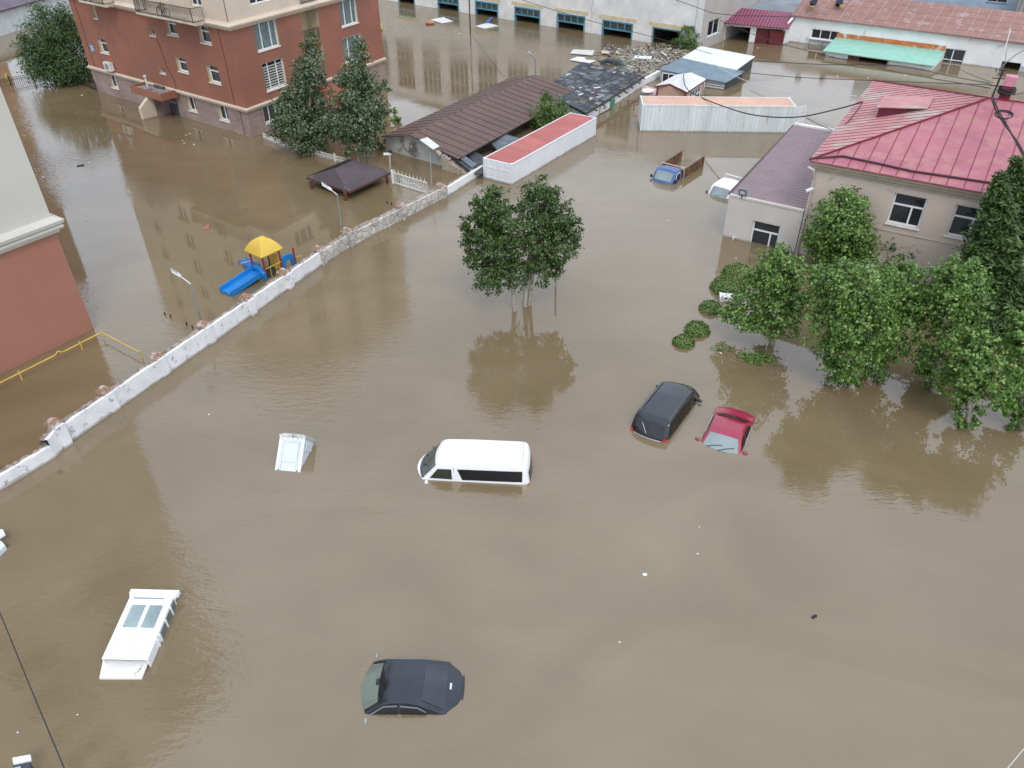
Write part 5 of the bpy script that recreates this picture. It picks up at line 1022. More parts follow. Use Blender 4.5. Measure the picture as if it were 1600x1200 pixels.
c = Car(2.5, .84, 1.12, 1.84, [(0, .6), (.02, 1.02), (.15, 1.16), (.72, 1.74), (.95, 1.84), (2.2, 1.84), (2.4, 1.76), (2.47, 1.3), (2.5, .5)], .12, .22, .05, low=.2, crown=.05, rc=.13)
CP = G(1134, 287, .62); t = thing('white_truck', 'white double cab light truck drowned to its windscreen beside the annex', 'truck', None, None, carM((CP.x, CP.y), yaw - R(4), c.L, 1.25, 1.2, R(2)))
build('cab', c.body(44), VW, t, 40); build('windscreen', c.patch(.2, .72, .9), WSH, t, 60)
for sg in (-1, 1):
    build('side_window', c.side([(.62, 1.2), (1.4, 1.2), (1.4, 1.62), (.92, 1.62)], sg), TINT, t, 60); build('side_window', c.side([(1.5, 1.2), (2.2, 1.2), (2.15, 1.62), (1.5, 1.62)], sg), TINT, t, 60); mirror(t, c, .25, sg, RUBBER, 1.24, .15, (.05, .08, .13))
mb = MB(); mb.tube([V((-1.1, -.62, 1.78)), V((-1.15, -.66, 1.98)), V((-1.15, .66, 1.98)), V((-1.1, .62, 1.78))], .035, 6); build('roof_bar', mb, VW, t)
mb = MB(); mb.tube([c.top(.24, -.3) + V((.02, 0, .03)), c.top(.3, .3) + V((.02, 0, .03))], .012, 4); build('wiper', mb, RUBBER, t)
# --- wrecked dark car in the debris
c = Car(4.2, .82, .9, 1.42, [(0, .4), (.06, .66), (.3, .78), (1.2, .95), (1.95, 1.34), (2.3, 1.42), (3.3, 1.40), (3.9, 1.2), (4.15, .95), (4.2, .4)], .2, .3, .14)
WPp = G(967, 97, .25); t = thing('wrecked_car', 'dark green grey car tilted among floating rubbish before the last garage door', 'car', None, None, carM((WPp.x, WPp.y), R(-32), c.L, 2.3, .90, R(4), R(-9)))
build('body', c.body(), paint('dark_green_grey', (.05, .062, .062), .4, .3, .3), t, 40); build('windscreen', c.patch(1.3, 1.95, .92), glassmat('wreck_glass', (.08, .13, .12), .1, 1.6), t, 60)
for sg in (-1, 1): build('side_window', c.side([(1.6, .95), (2.5, .95), (2.5, 1.26), (2.1, 1.25)], sg), TINT, t, 60); build('side_window', c.side([(2.6, .95), (3.7, .95), (3.4, 1.24), (2.6, 1.26)], sg), TINT, t, 60)

# ================================================================== FLOATING PORCH UNIT, TOILET CABIN, EDGE OBJECTS
zf = .42; a, b, cq_, d = G(205, 928, zf), G(284, 931, zf), G(230.7, 1031, zf - .06), G(159, 1029, zf - .06)
ex = (cq_ - d); Wd = ex.length; ex.normalize(); ey = (a - d); ey = (ey - ex * ey.dot(ex)); Ln = ey.length; ey.normalize(); shx = (a - d).dot(ex)
t = thing('door_unit', 'white plastic double door unit floating flat with two pale glass panes', 'door', d)
def Q_(x, y, z): return d + ex * (x * Wd + shx * y) + ey * (y * Ln) + V((0, 0, z))
def slab_(mb, x0, x1, y0, y1, z0, z1): mb.prism([Q_(x0, y0, z0), Q_(x1, y0, z0), Q_(x1, y1, z0), Q_(x0, y1, z0)], (0, 0, z1 - z0))
mb = MB(); slab_(mb, .06, .94, 0, .97, -.05, -.03); build('backing_panel', mb, PVC, t)
mb = MB()
for x0, x1, y0, y1 in ((0, .12, 0, 1), (.88, 1, 0, 1), (.12, .88, .90, 1), (.12, .88, 0, .05), (.12, .88, .40, .47), (.46, .54, .05, .40), (.46, .54, .47, .90)): slab_(mb, x0, x1, y0, y1, -.05, .0)
build('frame', mb, PVC, t)
for x0, x1 in ((.135, .45), (.55, .84)):
    mb = MB(); slab_(mb, x0, x1, .48, .83, -.028, -.015); build('glass_pane', mb, GLASSB, t)
    mb = MB(); slab_(mb, x0, x1, .06, .39, -.028, -.010); build('lower_panel', mb, PVC, t)
mb = MB(); slab_(mb, -.04, 1.1, 1.0, 1.07, -.12, .04); slab_(mb, -.02, 1.06, .96, 1.0, -.10, .02); build('cornice', mb, PVC, t)
mb = MB(); slab_(mb, .1, .82, .925, .945, .002, .006); build('vent_slot', mb, GREYP, t)
mb = MB(); slab_(mb, .97, 1.0, 0, .99, -.9, -.052); build('side_frame', mb, PVC, t); mb = MB(); slab_(mb, 0, .03, 0, .99, -.9, -.052); build('side_frame', mb, PVC, t)
mb = MB()
for y in (.30, .38, .60, .80): slab_(mb, 1.001, 1.03, y, y + .025, -.5, -.06)
build('side_bars', mb, PVC, t)
mb = MB(); slab_(mb, 1.001, 1.012, .42, .95, -.42, -.1); build('side_glass', mb, mat('side_glass_dark', (.12, .15, .15), .2), t)
P4 = [G(161, 1031, .12), G(232, 1033, .14), G(221, 1060, .06), G(155, 1060, .06)]; mb = MB(); mb.prism(P4, (0, 0, -.06)); solo('white_board', mb, PVCD, 'mud smeared white board floating at the foot of the white door unit', 'board')
# portable toilet, leaning
W_t = 1.04; dp = 1.06; al = R(42); bl_, br_ = G(430, 733.5), G(469.5, 737); ex = (br_ - bl_).normalized(); hv = V((-ex.y, ex.x, 0)); fdir = hv * math.cos(al) + V((0, 0, math.sin(al))); cdir = hv * math.sin(al) - V((0, 0, math.cos(al)))
Lf = 1.42; t = thing('portable_toilet', 'pale grey portable toilet cabin leaning back half sunk in the water', 'toilet cabin', bl_)
GT = mat('grey_toilet_plastic', (.60, .66, .69), .45, .05, 2); GTD = mat('toilet_shadow_line', (.30, .34, .36), .5)
def T_(x, y, z): return bl_ + ex * x + fdir * y + cdir * z      # x across, y up the front, z into the cabin
def tbox(mb, x0, x1, y0, y1, z0, z1): mb.prism([T_(x0, y0, z0), T_(x1, y0, z0), T_(x1, y1, z0), T_(x0, y1, z0)], cdir * (z1 - z0))
mb = MB(); tbox(mb, 0.02, W_t - .02, -1, Lf - .08, 0.03, dp); build('cabin', mb, GT, t)
mb = MB(); tbox(mb, -.0, .09, -1, Lf - .05, -.02, .029); tbox(mb, W_t - .09, W_t, -1, Lf - .05, -.02, .029); build('corner_post', mb, PVC, t)
mb = MB(); tbox(mb, .17, W_t - .17, -.8, Lf - .25, -.015, .028); dr = build('door', mb, GT, t)
mb = MB(); tbox(mb, .22, W_t - .22, Lf - .31, Lf - .295, -.022, -.016); tbox(mb, .22, W_t - .22, .32, .335, -.022, -.016); tbox(mb, .2, .215, .0, Lf - .3, -.022, -.016); tbox(mb, W_t - .215, W_t - .2, .0, Lf - .3, -.022, -.016); build('door_groove', mb, GTD, dr)
mb = MB(); tbox(mb, -.03, W_t + .03, Lf - .079, Lf, -.05, dp + .03)
tbox(mb, .06, W_t - .06, Lf + .001, Lf + .06, .02, dp - .05); build('cabin_roof', mb, mat('toilet_roof_grey', (.48, .50, .49), .6), t)
for k in range(4): mb = MB(); x = .2 + k * .2; tbox(mb, x, x + .1, Lf - .2, Lf - .1, -.012, .03); build('vent_slot', mb, PVC, t)
mb = MB()
for k in range(3): tbox(mb, W_t + .001, W_t + .03, Lf - .55, Lf - .2, .18 + .25 * k, .3 + .25 * k)
build('side_rib', mb, GT, t)
mb = MB(); cx = .56
for k in range(10): a0, a1 = k * .628, (k + 1) * .628; mb.bar(T_(cx + .055 * math.cos(a0), Lf - .035 + .035 * math.sin(a0), -.055), T_(cx + .055 * math.cos(a1), Lf - .035 + .035 * math.sin(a1), -.055), .022, .012)
tbox(mb, .40, .43, Lf - .07, Lf - .01, -.056, -.051); tbox(mb, .66, .69, Lf - .07, Lf - .01, -.056, -.051); build('emblem', mb, mat('emblem_dark', (.06, .06, .06), .6), t)
# white floating unit cut by the left edge, and one at the bottom edge
t = thing('floating_unit', 'white plastic unit floating at the very left edge, mostly out of view', 'unit', G(0, 850))
P4 = [G(-60, 828, .42), G(4, 827, .42), G(7.5, 834, .36), G(-50, 870, .36)]; mb = MB(); mb.prism(P4, (0, 0, -.09)); build('top_panel', mb, PVC, t)
P4 = [G(-60, 850, .3), G(2, 845, .3), G(8, 852, .2), G(-2, 862, .2), G(-60, 880, .2)]; mb = MB(); mb.prism(P4, (0, 0, -.5)); build('side_panel', mb, mat('unit_grey', (.55, .60, .63), .5), t)
t = thing('drowned_vehicle', 'dark object with a white top edge poking in at the bottom left corner', 'vehicle', G(34, 1200))
P4 = [G(19.5, 1184, .75), G(47, 1179, .75), G(48, 1187, .7), G(20.5, 1193, .7)]; mb = MB(); mb.prism(P4, (0, 0, -.08)); build('white_visor', mb, PVC, t)
mb = MB(); mb.prism([G(21, 1195, .62), G(46, 1190, .62), G(48, 1240, .3), G(18, 1240, .3)], (0, 0, -1.4)); build('dark_cab', mb, mat('dark_cab_paint', (.03, .04, .055), .3), t)
mb = MB(); mb.prism([G(23, 1200, .60), G(33, 1198, .60), G(33, 1230, .42), G(22, 1230, .42)], (0, 0, .03)); build('cab_glass', mb, GLASSB, t)

# ================================================================== PLAYGROUND
p1, p2, p4 = G(417, 436), G(440, 425), G(396, 424); pl_ = thing('playground_slide', 'playground tower with yellow roof, red posts and blue slides half under water', 'playground', p1)
PB = mat('playground_blue', (.01, .20, .56), .35, .05); PY = mat('playground_yellow', (.72, .50, .08), .4, .05); PR = mat('playground_red', (.27, .03, .035), .4, .08); PYD = mat('playground_yellow_rail', (.60, .40, .09), .5)
ux = (p2 - p1); L1 = ux.length; ux.normalize(); uy = V((-ux.y, ux.x, 0)); L2 = abs((p4 - p1).dot(uy)); L1, L2 = 1.12, 1.12
def K(x, y, z): return p1 + ux * x + uy * y + V((0, 0, z))
for x, y in ((0, 0), (L1, 0), (0, L2), (L1, L2)): mb = MB(); mb.tube([K(x, y, ZB), K(x, y, 1.5)], .055, 8); build('post', mb, PR, pl_)
mb = MB(); hw_ = .72; cx_, cy_ = L1 / 2, L2 / 2; rows = []
def rf(f, z): return [K(cx_ + sx * hw_ * f, cy_ + sy * hw_ * f, z) for sx, sy in ((-1, -1), (1, -1), (1, 1), (-1, 1))]
lv = [(1, 1.38), (1.03, 1.45), (.97, 1.56), (.86, 1.72), (.70, 1.89), (.5, 2.04), (.28, 2.14), (.12, 2.18), (.02, 2.19)]
for f, z in lv: r = rf(f, z); rows.append(r + [r[0]])
mb.grid(rows); build('roof', mb, PY, pl_, 25)
mb = MB(); 
for k in range(8):
    f = .93 - .095 * k; z = float(np.interp(-f, [-q[0] for q in lv[1:]], [q[1] for q in lv[1:]])); r = rf(f * 1.005, z + .006)
    for i in range(4): mb.bar(r[i], r[(i + 1) % 4], .012, .012)
build('roof_ribs', mb, mat('roof_rib_yellow', (.62, .42, .06), .4), pl_)
mb = MB(); mb.prism([K(.0, .0, .0), K(L1, 0, .0), K(L1, L2, .0), K(0, L2, .0)], (0, 0, .05)); build('platform', mb, mat('platform_dark', (.04, .035, .03), .8), pl_)
# yellow panel, rail, steering wheel
mb = MB(); mb.prism([K(L1 - .04, .12, .06), K(L1 - .04, L2 - .1, .06), K(L1 - .04, L2 - .1, 1.0), K(L1 - .04, .12, 1.0)], ux * .05); build('yellow_panel', mb, PY, pl_)
mb = MB(); mb.tube([K(0, -.02, .62), K(L1, -.02, .62)], .03, 6); mb.tube([K(.35, -.02, .62), K(.35, -.02, -.1)], .02, 6); mb.tube([K(.72, -.02, .62), K(.72, -.02, -.1)], .02, 6); build('hand_rail', mb, PYD, pl_)
wc = K(.74, -.12, -.02 + .12); mb = MB(); mb.tube([wc + ux * .15 * math.cos(a) + V((0, 0, .15 * math.sin(a))) for a in np.linspace(0, 2 * math.pi, 15)], .025, 6); mb.tube([wc - ux * .14, wc + ux * .14], .018, 5); mb.tube([wc - V((0, 0, .14)), wc + V((0, 0, .14))], .018, 5); build('steering_wheel', mb, PYD, pl_)
# entrance hood of the slide and slide itself
sA, sB = G(345, 452, .22), G(361.5, 461.5, .12); sl0, sl1 = K(-.05, L2 - .02, .25), K(-.05, .02, .25)
def trough(mb, c0, c1, w, h, z0s, n=14):
    rows = []
    for i in range(n + 1):
        t_ = i / n; c_ = c0.lerp(c1, t_); c_.z = z0s(t_); d_ = (c1 - c0); d_.z = 0; d_.normalize(); s_ = V((-d_.y, d_.x, 0))
        prof = [(-w, -.06), (-w, h), (-w + .07, h), (-w + .11, .03), (-.12, .0), (-.05, .09), (0, .12), (.05, .09), (.12, 0), (w - .11, .03), (w - .07, h), (w, h), (w, -.06), (-w, -.06)]
        rows.append([c_ + s_ * a + V((0, 0, b)) for a, b in prof])
    mb.grid(rows); mb.poly(rows[0][:-1]); mb.poly(rows[-1][:-1])
c0 = (sl0 + sl1) / 2; c1 = (G(343, 451.5, .1) + G(363, 463, .1)) / 2
mb = MB(); trough(mb, c0, c1, .5, .24, lambda q: .34 - .38 * q + .10 * q * q + .10 * max(0, q - .8) * 4 * (q - .8)); build('slide', mb, PB, pl_, 40)
mb = MB(); arch = []
for sgn, yy in ((0, -.05), (1, L2 + .05)): pass
outer = [(-.06, .05), (-.06, .55), (.1, .82), (.4, .95), (L2 - .4, .95), (L2 - .1, .82), (L2 + .06, .55), (L2 + .06, .05)]; inner = [(.12, .05), (.12, .45), (.25, .62), (.42, .68), (L2 - .42, .68), (L2 - .25, .62), (L2 - .12, .45), (L2 - .12, .05)]
for i in range(7):
    q = [outer[i], outer[i + 1], inner[i + 1], inner[i]]; mb.prism([K(-.02, y, z * .72) for y, z in q], ux * -.22)
build('slide_hood', mb, PB, pl_, 40)
mb = MB(); q0, q1 = K(.2, L2 + .05, .12), G(379, 407, .05); trough(mb, q0, q1, .27, .17, lambda q: .2 - .18 * q); build('small_slide', mb, PB, pl_, 40)
mb = MB(); mb.tube([K(.05, L2 + .1, .25), K(.05, L2 + .1, .75), K(-.45, L2 + .4, .7), K(-.45, L2 + .4, .2)], .025, 6); build('hand_rail', mb, PYD, pl_)
e0, e1 = G(443.5, 424), G(462.5, 414); F = Facade(e0, e1)
mb = MB(); out = [(0, -.3), (0, .5), (.1, .72), (.3, .84), (F.L - .3, .84), (F.L - .08, .72), (F.L, .5), (F.L, -.3)]; inn = [(.22, -.3), (.22, .3), (.28, .46), (.4, .54), (F.L - .4, .54), (F.L - .26, .46), (F.L - .2, .3), (F.L - .2, -.3)]
for i in range(7): mb.prism([F.pt(*q, 0) for q in (out[i], out[i + 1], inn[i + 1], inn[i])], F.n * -.16)
build('blue_arch', mb, PB, pl_, 40)
mb = MB(); mb.tube([V((e1.x, e1.y, ZB)), V((e1.x, e1.y, 1.1))], .055, 8); build('post', mb, PR, pl_)
p = K(L1 + .2, L2 + .1, 0); mb = MB(); mb.tube([K(L1 + .25, L2 + .2, ZB), K(L1 + .25, L2 + .2, 1.5)], .055, 8); build('post', mb, PR, pl_)
mb = MB(); q = K(L1 + .25, L2 + .2, 0); mb.tube([q + V((0, 0, 1.0)), q + ux * .35 + V((0, 0, 1.05)), q + ux * .6 - uy * .2 + V((0, 0, .75)), q + ux * .62 - uy * .2 + V((0, 0, .2))], .025, 6); build('climbing_rail', mb, PYD, pl_)
mb = MB(); mb.tube([e1 + V((0, 0, .5)), e1 + ux * .45 + V((0, 0, .4)), e1 + ux * .5 + V((0, 0, .05))], .025, 6); build('climbing_rail', mb, PYD, pl_)

# ================================================================== TREES AND PLANTS
nr_ = np.random.default_rng(3)
def leaves(name, cen, nor, ln, wd, m, parent):
    n = len(cen); cen = np.asarray(cen); nor = np.asarray(nor); nor /= np.linalg.norm(nor, axis=1, keepdims=True) + 1e-9
    r = nr_.normal(size=(n, 3)); a = np.cross(nor, r); a /= np.linalg.norm(a, axis=1, keepdims=True) + 1e-9; b = np.cross(nor, a)
    s = nr_.uniform(.7, 1.3, (n, 1)); a = a * ln * s / 2; b = b * wd * s / 2
    fold = nor * (wd * .18) * s
    v = np.stack([cen - a, cen + b + fold, cen + a, cen - b + fold], 1).reshape(-1, 3)
    org = np.array(ORG.get(parent.name, (0, 0, 0))) if parent else 0
    me = bpy.data.meshes.new(name); o = bpy.data.objects.new(name, me); COL.objects.link(o)
    me.vertices.add(4 * n); me.vertices.foreach_set('co', (v - org).astype('f').ravel()); me.loops.add(4 * n); me.loops.foreach_set('vertex_index', np.arange(4 * n, dtype='i'))
    me.polygons.add(n); me.polygons.foreach_set('loop_start', np.arange(0, 4 * n, 4, dtype='i')); me.polygons.foreach_set('loop_total', np.full(n, 4, dtype='i'))
    me.materials.append(m); me.update(); me.validate()
    if parent: o.parent = parent; ORG[o.name] = V(org) if parent else V()
    return o
def cloud(lobes, dens, ln, clump=.30, per=26, inner=.25, squash=1., up=.35, droop=0.):
    """leaf positions clumped over the shells of lobes [(centre, radius)]"""
    C_, N_ = [], []
    for c, r in lobes:
        nc = max(6, int(dens * r * r / (ln * ln) / per)); d = nr_.normal(size=(nc, 3)); d /= np.linalg.norm(d, axis=1, keepdims=True)
        rad = np.where(nr_.random(nc) < inner, nr_.uniform(.3, .75, nc), nr_.uniform(.74, 1.06, nc)); ph_ = nr_.uniform(0, 6, 3)
        rad *= 1 + .13 * np.sin(5 * d[:, 0] + ph_[0]) * np.sin(4 * d[:, 1] + ph_[1]) + .10 * np.sin(7 * d[:, 2] + ph_[2])
        cc = np.array(c) + d * (rad * r)[:, None] * np.array([1, 1, squash])
        pos = np.repeat(cc, per, 0) + nr_.normal(size=(nc * per, 3)) * np.array([1, 1, .75]) * clump * min(1., .35 + .4 * r)
        nn = np.repeat(d, per, 0) * .8 + nr_.normal(size=(nc * per, 3)) * .55 + np.array([0, 0, up])
        C_.append(pos); N_.append(nn)
    P_ = np.concatenate(C_); Q = np.concatenate(N_); k = P_[:, 2] > .04
    return P_[k], Q[k]
LIND = leafmat('linden_leaf', [(.040, .105, .020), (.098, .205, .038), (.165, .295, .06), (.30, .42, .12)], .26, .36)
POPL = leafmat('poplar_leaf', [(.034, .070, .016), (.060, .112, .024), (.11, .175, .04)], .2, .36)
SILV = leafmat('silver_poplar_leaf', [(.04, .078, .024), (.07, .12, .04), (.11, .165, .065), (.30, .33, .25)], .2, .5)
WILL = leafmat('willow_leaf', [(.045, .09, .028), (.075, .135, .04), (.115, .185, .06)], .25, .45)
SPRU = leafmat('spruce_needle', [(.028, .056, .012), (.052, .098, .020), (.088, .148, .030)], .1, .6)
MOUN = leafmat('mound_leaf', [(.05, .12, .018), (.09, .19, .03), (.13, .24, .045), (.32, .27, .13)], .2, .5)
YOUN = leafmat('young_bright_leaf', [(.06, .12, .02), (.10, .18, .035), (.15, .24, .06)], .25, .45)
def lob(base, L, jit=.5, flat=1.):
    k = px2m(base); hx = V((base.x, base.y, 0)).normalized(); out = []
    for i, l in enumerate(L):
        p = VP(l[0], l[1], base); r = l[2] * k; dep = l[3] * r if len(l) > 3 else rnd.uniform(-jit, jit) * r
        out.append((p + hx * dep, r * flat))
    return out
def tree(name, label, cat, base_uv, L, leafm, ln=.17, wd=None, dens=15., trunks=None, bark=BARK, group=None, clump=.30, per=26, tr=.13, inner=.25, squash=1., crown='crown', up=.35, shrink=1.):
    base = G(*base_uv); lobes = lob(base, L, .5, shrink); t = thing(name, label, cat, base, group)
    for bu, bv, tu, tv, r in (trunks or [(base_uv[0], base_uv[1], L[0][0], L[0][1], tr)]):
        b = G(bu, bv); tp = VP(tu, tv, b); mid = b.lerp(tp, .5) + V((rnd.uniform(-.15, .15), rnd.uniform(-.1, .1), 0)); mb = MB(); mb.tube([b + (b - mid).normalized() * 1.2, b, mid, tp], [r * 1.15, r, r * .75, r * .4], 8)
        for c, rr_ in lobes:
            if (c - tp).length < 6: st_ = b.lerp(tp, rnd.uniform(.4, .7)); mb.tube([st_, st_.lerp(c, .5) + V((0, 0, .15)), c + V((0, 0, rr_ * .35))], [r * .4, r * .26, r * .1], 5)
        build('trunk', mb, bark, t, 50)
    P_, Q = cloud(lobes, dens, ln, clump, per, inner, squash, up); leaves(crown, P_, Q, ln, wd or ln * .72, leafm, t); return t
# two poplars standing in the open yard
tree('tree', 'left of the twin trees in the open flood, single pale thin trunk', 'tree', (804, 485), [(768, 325, 30, 0), (752, 355, 30), (775, 385, 42, -.2), (790, 345, 36), (745, 400, 24), (765, 425, 30), (800, 420, 34), (770, 302, 17), (752, 315, 14), (736, 345, 18), (735, 375, 16)], POPL, .135, dens=30, trunks=[(804, 485, 795, 360, .12)], bark=PBARK, clump=.15, inner=.3, per=20, shrink=.9)
tree('tree', 'right of the twin trees in the open flood, forked pale trunk', 'tree', (823, 478), [(840, 320, 34, 0), (862, 345, 36), (835, 370, 40, -.2), (872, 380, 34), (885, 350, 22), (850, 410, 30), (842, 294, 20), (824, 318, 15), (862, 302, 15), (893, 372, 16), (870, 415, 18)], POPL, .135, dens=30, trunks=[(820, 478, 832, 360, .14), (827, 476, 845, 350, .12)], bark=PBARK, clump=.15, inner=.3, per=20, shrink=.9)
b = G(868, 450); mb = MB(); mb.tube([V((b.x, b.y, -1)), VP(869, 430, b), VP(871, 405, b)], .055, 7); solo('thin_stake', mb, PBARK, 'thin pale stake standing just right of the twin trees', 'stake')
# round trees on the right
RT_ = [((1302, 428), [(1312, 345, 48, 0), (1290, 375, 38), (1330, 370, 42, -.2), (1300, 395, 40), (1325, 330, 34), (1340, 395, 26), (1272, 370, 20)], 'round leafy tree standing against the house corner beside the annex', [(1302, 428, 1310, 350, .13)]),
 ((1206, 538), [(1215, 425, 40, 0), (1195, 450, 42), (1235, 445, 36), (1170, 485, 36, -.2), (1215, 485, 42, -.3), (1205, 510, 22), (1145, 488, 24), (1240, 470, 28), (1220, 400, 18)], 'round leafy tree between the green mounds and the annex', [(1206, 538, 1212, 440, .15)]),
 ((1330, 604), [(1320, 460, 52, 0), (1350, 445, 48), (1310, 500, 46, -.2), (1355, 500, 52, -.3), (1330, 545, 44, -.2), (1315, 580, 26), (1300, 540, 28), (1285, 440, 28), (1335, 595, 18)], 'biggest round leafy tree at the front left of the right hand grove', [(1330, 604, 1335, 480, .17)]),
 ((1380, 588), [(1410, 450, 42, 0), (1395, 490, 44), (1385, 535, 36, -.2), (1425, 480, 30), (1375, 570, 24), (1390, 425, 28)], 'leafy tree merging with the biggest one on its right side', [(1380, 588, 1400, 470, .14)]),
 ((1460, 612), [(1490, 450, 44, 0), (1470, 490, 42), (1510, 480, 36), (1465, 535, 42, -.2), (1445, 570, 26), (1470, 590, 24), (1500, 440, 40), (1520, 440, 22)], 'leafy tree in the middle of the right hand grove before the spruce', [(1460, 612, 1485, 470, .15)]),
 ((1512, 668), [(1520, 545, 38, 0), (1545, 570, 40), (1510, 585, 38, -.3), (1550, 605, 36), (1530, 530, 26), (1512, 650, 22, 0), (1505, 625, 16), (1515, 665, 12)], 'nearest leafy tree in the right hand grove with a leafy stem', [(1512, 668, 1528, 560, .13)]),
 ((1596, 668), [(1610, 560, 40, 0), (1600, 610, 36, -.2), (1585, 630, 24), (1600, 650, 26), (1620, 520, 40), (1596, 500, 26), (1604, 535, 36)], 'leafy tree cut off by the right edge below the spruce', [(1596, 668, 1610, 560, .13)])]
for bu, L, lab, tk in RT_: tree('tree', lab, 'tree', bu, L, LIND, .15, dens=33., trunks=tk, group='leafy trees of the right hand grove', clump=.15, per=18, inner=.3, shrink=.90)
# thin shrubs along the pinkish wall
for bu, L, lab in (((1400, 425), [(1395, 385, 24, 0), (1375, 400, 20), (1415, 395, 20), (1440, 385, 18), (1420, 365, 8), (1425, 345, 6)], 'loose pale green shrub against the house wall below the first window'),
                   ((1500, 425), [(1500, 385, 26, 0), (1475, 395, 22), (1530, 375, 24), (1520, 350, 12), (1490, 360, 10), (1545, 355, 14)], 'loose pale green shrub against the house wall below the second window')):
    tree('shrub', lab, 'shrub', bu, L, WILL, .14, dens=17., group='shrubs along the house wall', clump=.2, per=16, tr=.05)
# spruces
def spruce(label, base_uv, top_uv, rad, n=11000):
    b = G(*base_uv); tp = VP(*top_uv, b); H_ = tp.z; t = thing('spruce', label, 'tree', b, 'spruces beside the house'); mb = MB(); mb.tube([V((b.x, b.y, -1)), V((b.x, b.y, H_ * .5)), V((tp.x, tp.y, H_))], [.2, .12, .02], 8); build('trunk', mb, BARK, t)
    f = np.sqrt(nr_.random(n // 26)); A = nr_.uniform(0, 2 * math.pi, n // 26); z = .3 + (H_ - .3) * (1 - f); lay = .86 + .14 * np.sin(z * 7.5 + A * 2)
    r = rad * (f ** .85) * lay * nr_.uniform(.72, 1.05, len(f)); cx = b.x + (tp.x - b.x) * z / H_ + r * np.cos(A); cy = b.y + (tp.y - b.y) * z / H_ + r * np.sin(A)
    d = np.stack([np.cos(A), np.sin(A), np.full_like(A, -.28)], 1); c_ = np.stack([cx, cy, z], 1)
    tt = nr_.uniform(-1.5, .25, (len(f), 26, 1)) * np.clip(f, .2, 1)[:, None, None]; pos = c_[:, None, :] + d[:, None, :] * tt * .55 * rad / 1.6 + nr_.normal(size=(len(f), 26, 3)) * np.array([.13, .13, .07])
    P_ = pos.reshape(-1, 3); Nn = np.repeat(d, 26, 0) * .2 + nr_.normal(size=P_.shape) * .4 + np.array([0, 0, .9]); k = P_[:, 2] > .03
    leaves('crown', P_[k], Nn[k], .28, .10, SPRU, t)
spruce('tall dark spruce against the house front, left of its neighbour', (1550, 520), (1563, 266), 2.5, 42000); spruce('tall dark spruce cut by the right edge', (1600, 505), (1588, 244), 2.6, 42000)
# poplars before the red block
tree('poplar', 'pointed silvery poplar before the red block, left of the pair', 'tree', (478, 236), [(487, 62, 10, 0), (485, 85, 18, 0), (482, 112, 25, 0), (476, 140, 32), (490, 165, 34), (455, 175, 30), (470, 200, 40, -.2), (505, 195, 26), (440, 195, 22), (485, 222, 26), (448, 150, 16), (508, 120, 9)], SILV, .18, dens=34, trunks=[(478, 236, 486, 70, .16)], group='silvery poplars before the red block', clump=.2, per=20, inner=.3, shrink=.9)
tree('poplar', 'pointed silvery poplar before the red block, right of the pair', 'tree', (560, 252), [(562, 70, 12, 0), (560, 92, 19, 0), (552, 120, 26), (568, 135, 24), (545, 150, 28), (578, 160, 26), (565, 175, 36, -.2), (545, 195, 32), (580, 190, 24), (560, 220, 30), (535, 125, 12), (600, 135, 9), (598, 165, 12), (530, 205, 14)], SILV, .18, dens=34, trunks=[(560, 252, 562, 80, .16)], group='silvery poplars before the red block', clump=.2, per=20, inner=.3, shrink=.9)
tree('willow', 'big loose willow bush between the far left building and red block', 'tree', (100, 130), [(90, 45, 34, 0), (62, 62, 26), (115, 65, 30), (75, 90, 34), (105, 95, 34, -.2), (55, 95, 22), (125, 100, 22), (85, 115, 26), (115, 118, 20), (45, 80, 14), (62, 18, 11), (98, 22, 12), (40, 62, 9), (140, 115, 12)], WILL, .28, .11, dens=44, trunks=[(95, 128, 90, 60, .15), (110, 128, 115, 70, .12)], clump=.42, per=20)
tree('bush', 'bright green bush growing at the corner of the garage block', 'bush', (1076, 78), [(1075, 55, 14, 0), (1066, 66, 11), (1085, 64, 12), (1078, 72, 11), (1074, 44, 7)], YOUN, .30, .12, dens=30, clump=.3, per=18, tr=.06)
tree('bush', 'feathery green bush between brown house and pink container', 'bush', (850, 200), [(852, 165, 14, 0), (843, 178, 13), (862, 178, 15), (850, 190, 16), (875, 172, 11), (838, 196, 11), (853, 152, 7), (882, 180, 9)], YOUN, .26, .11, dens=26, clump=.3, shrink=1.3, per=18, tr=.05)
tree('bush', 'tiny green bush beyond the white gate, left of the brown house', 'bush', (617, 192), [(617, 183, 8, 0), (622, 186, 5), (614, 174, 4)], LIND, .22, dens=10, clump=.18, per=14, tr=.04)
tree('bush', 'dark bush behind the low end of the brown house gable', 'bush', (594, 232), [(594, 222, 8, 0), (592, 210, 7), (597, 232, 5)], WILL, .2, dens=9, clump=.2, per=14, tr=.04)
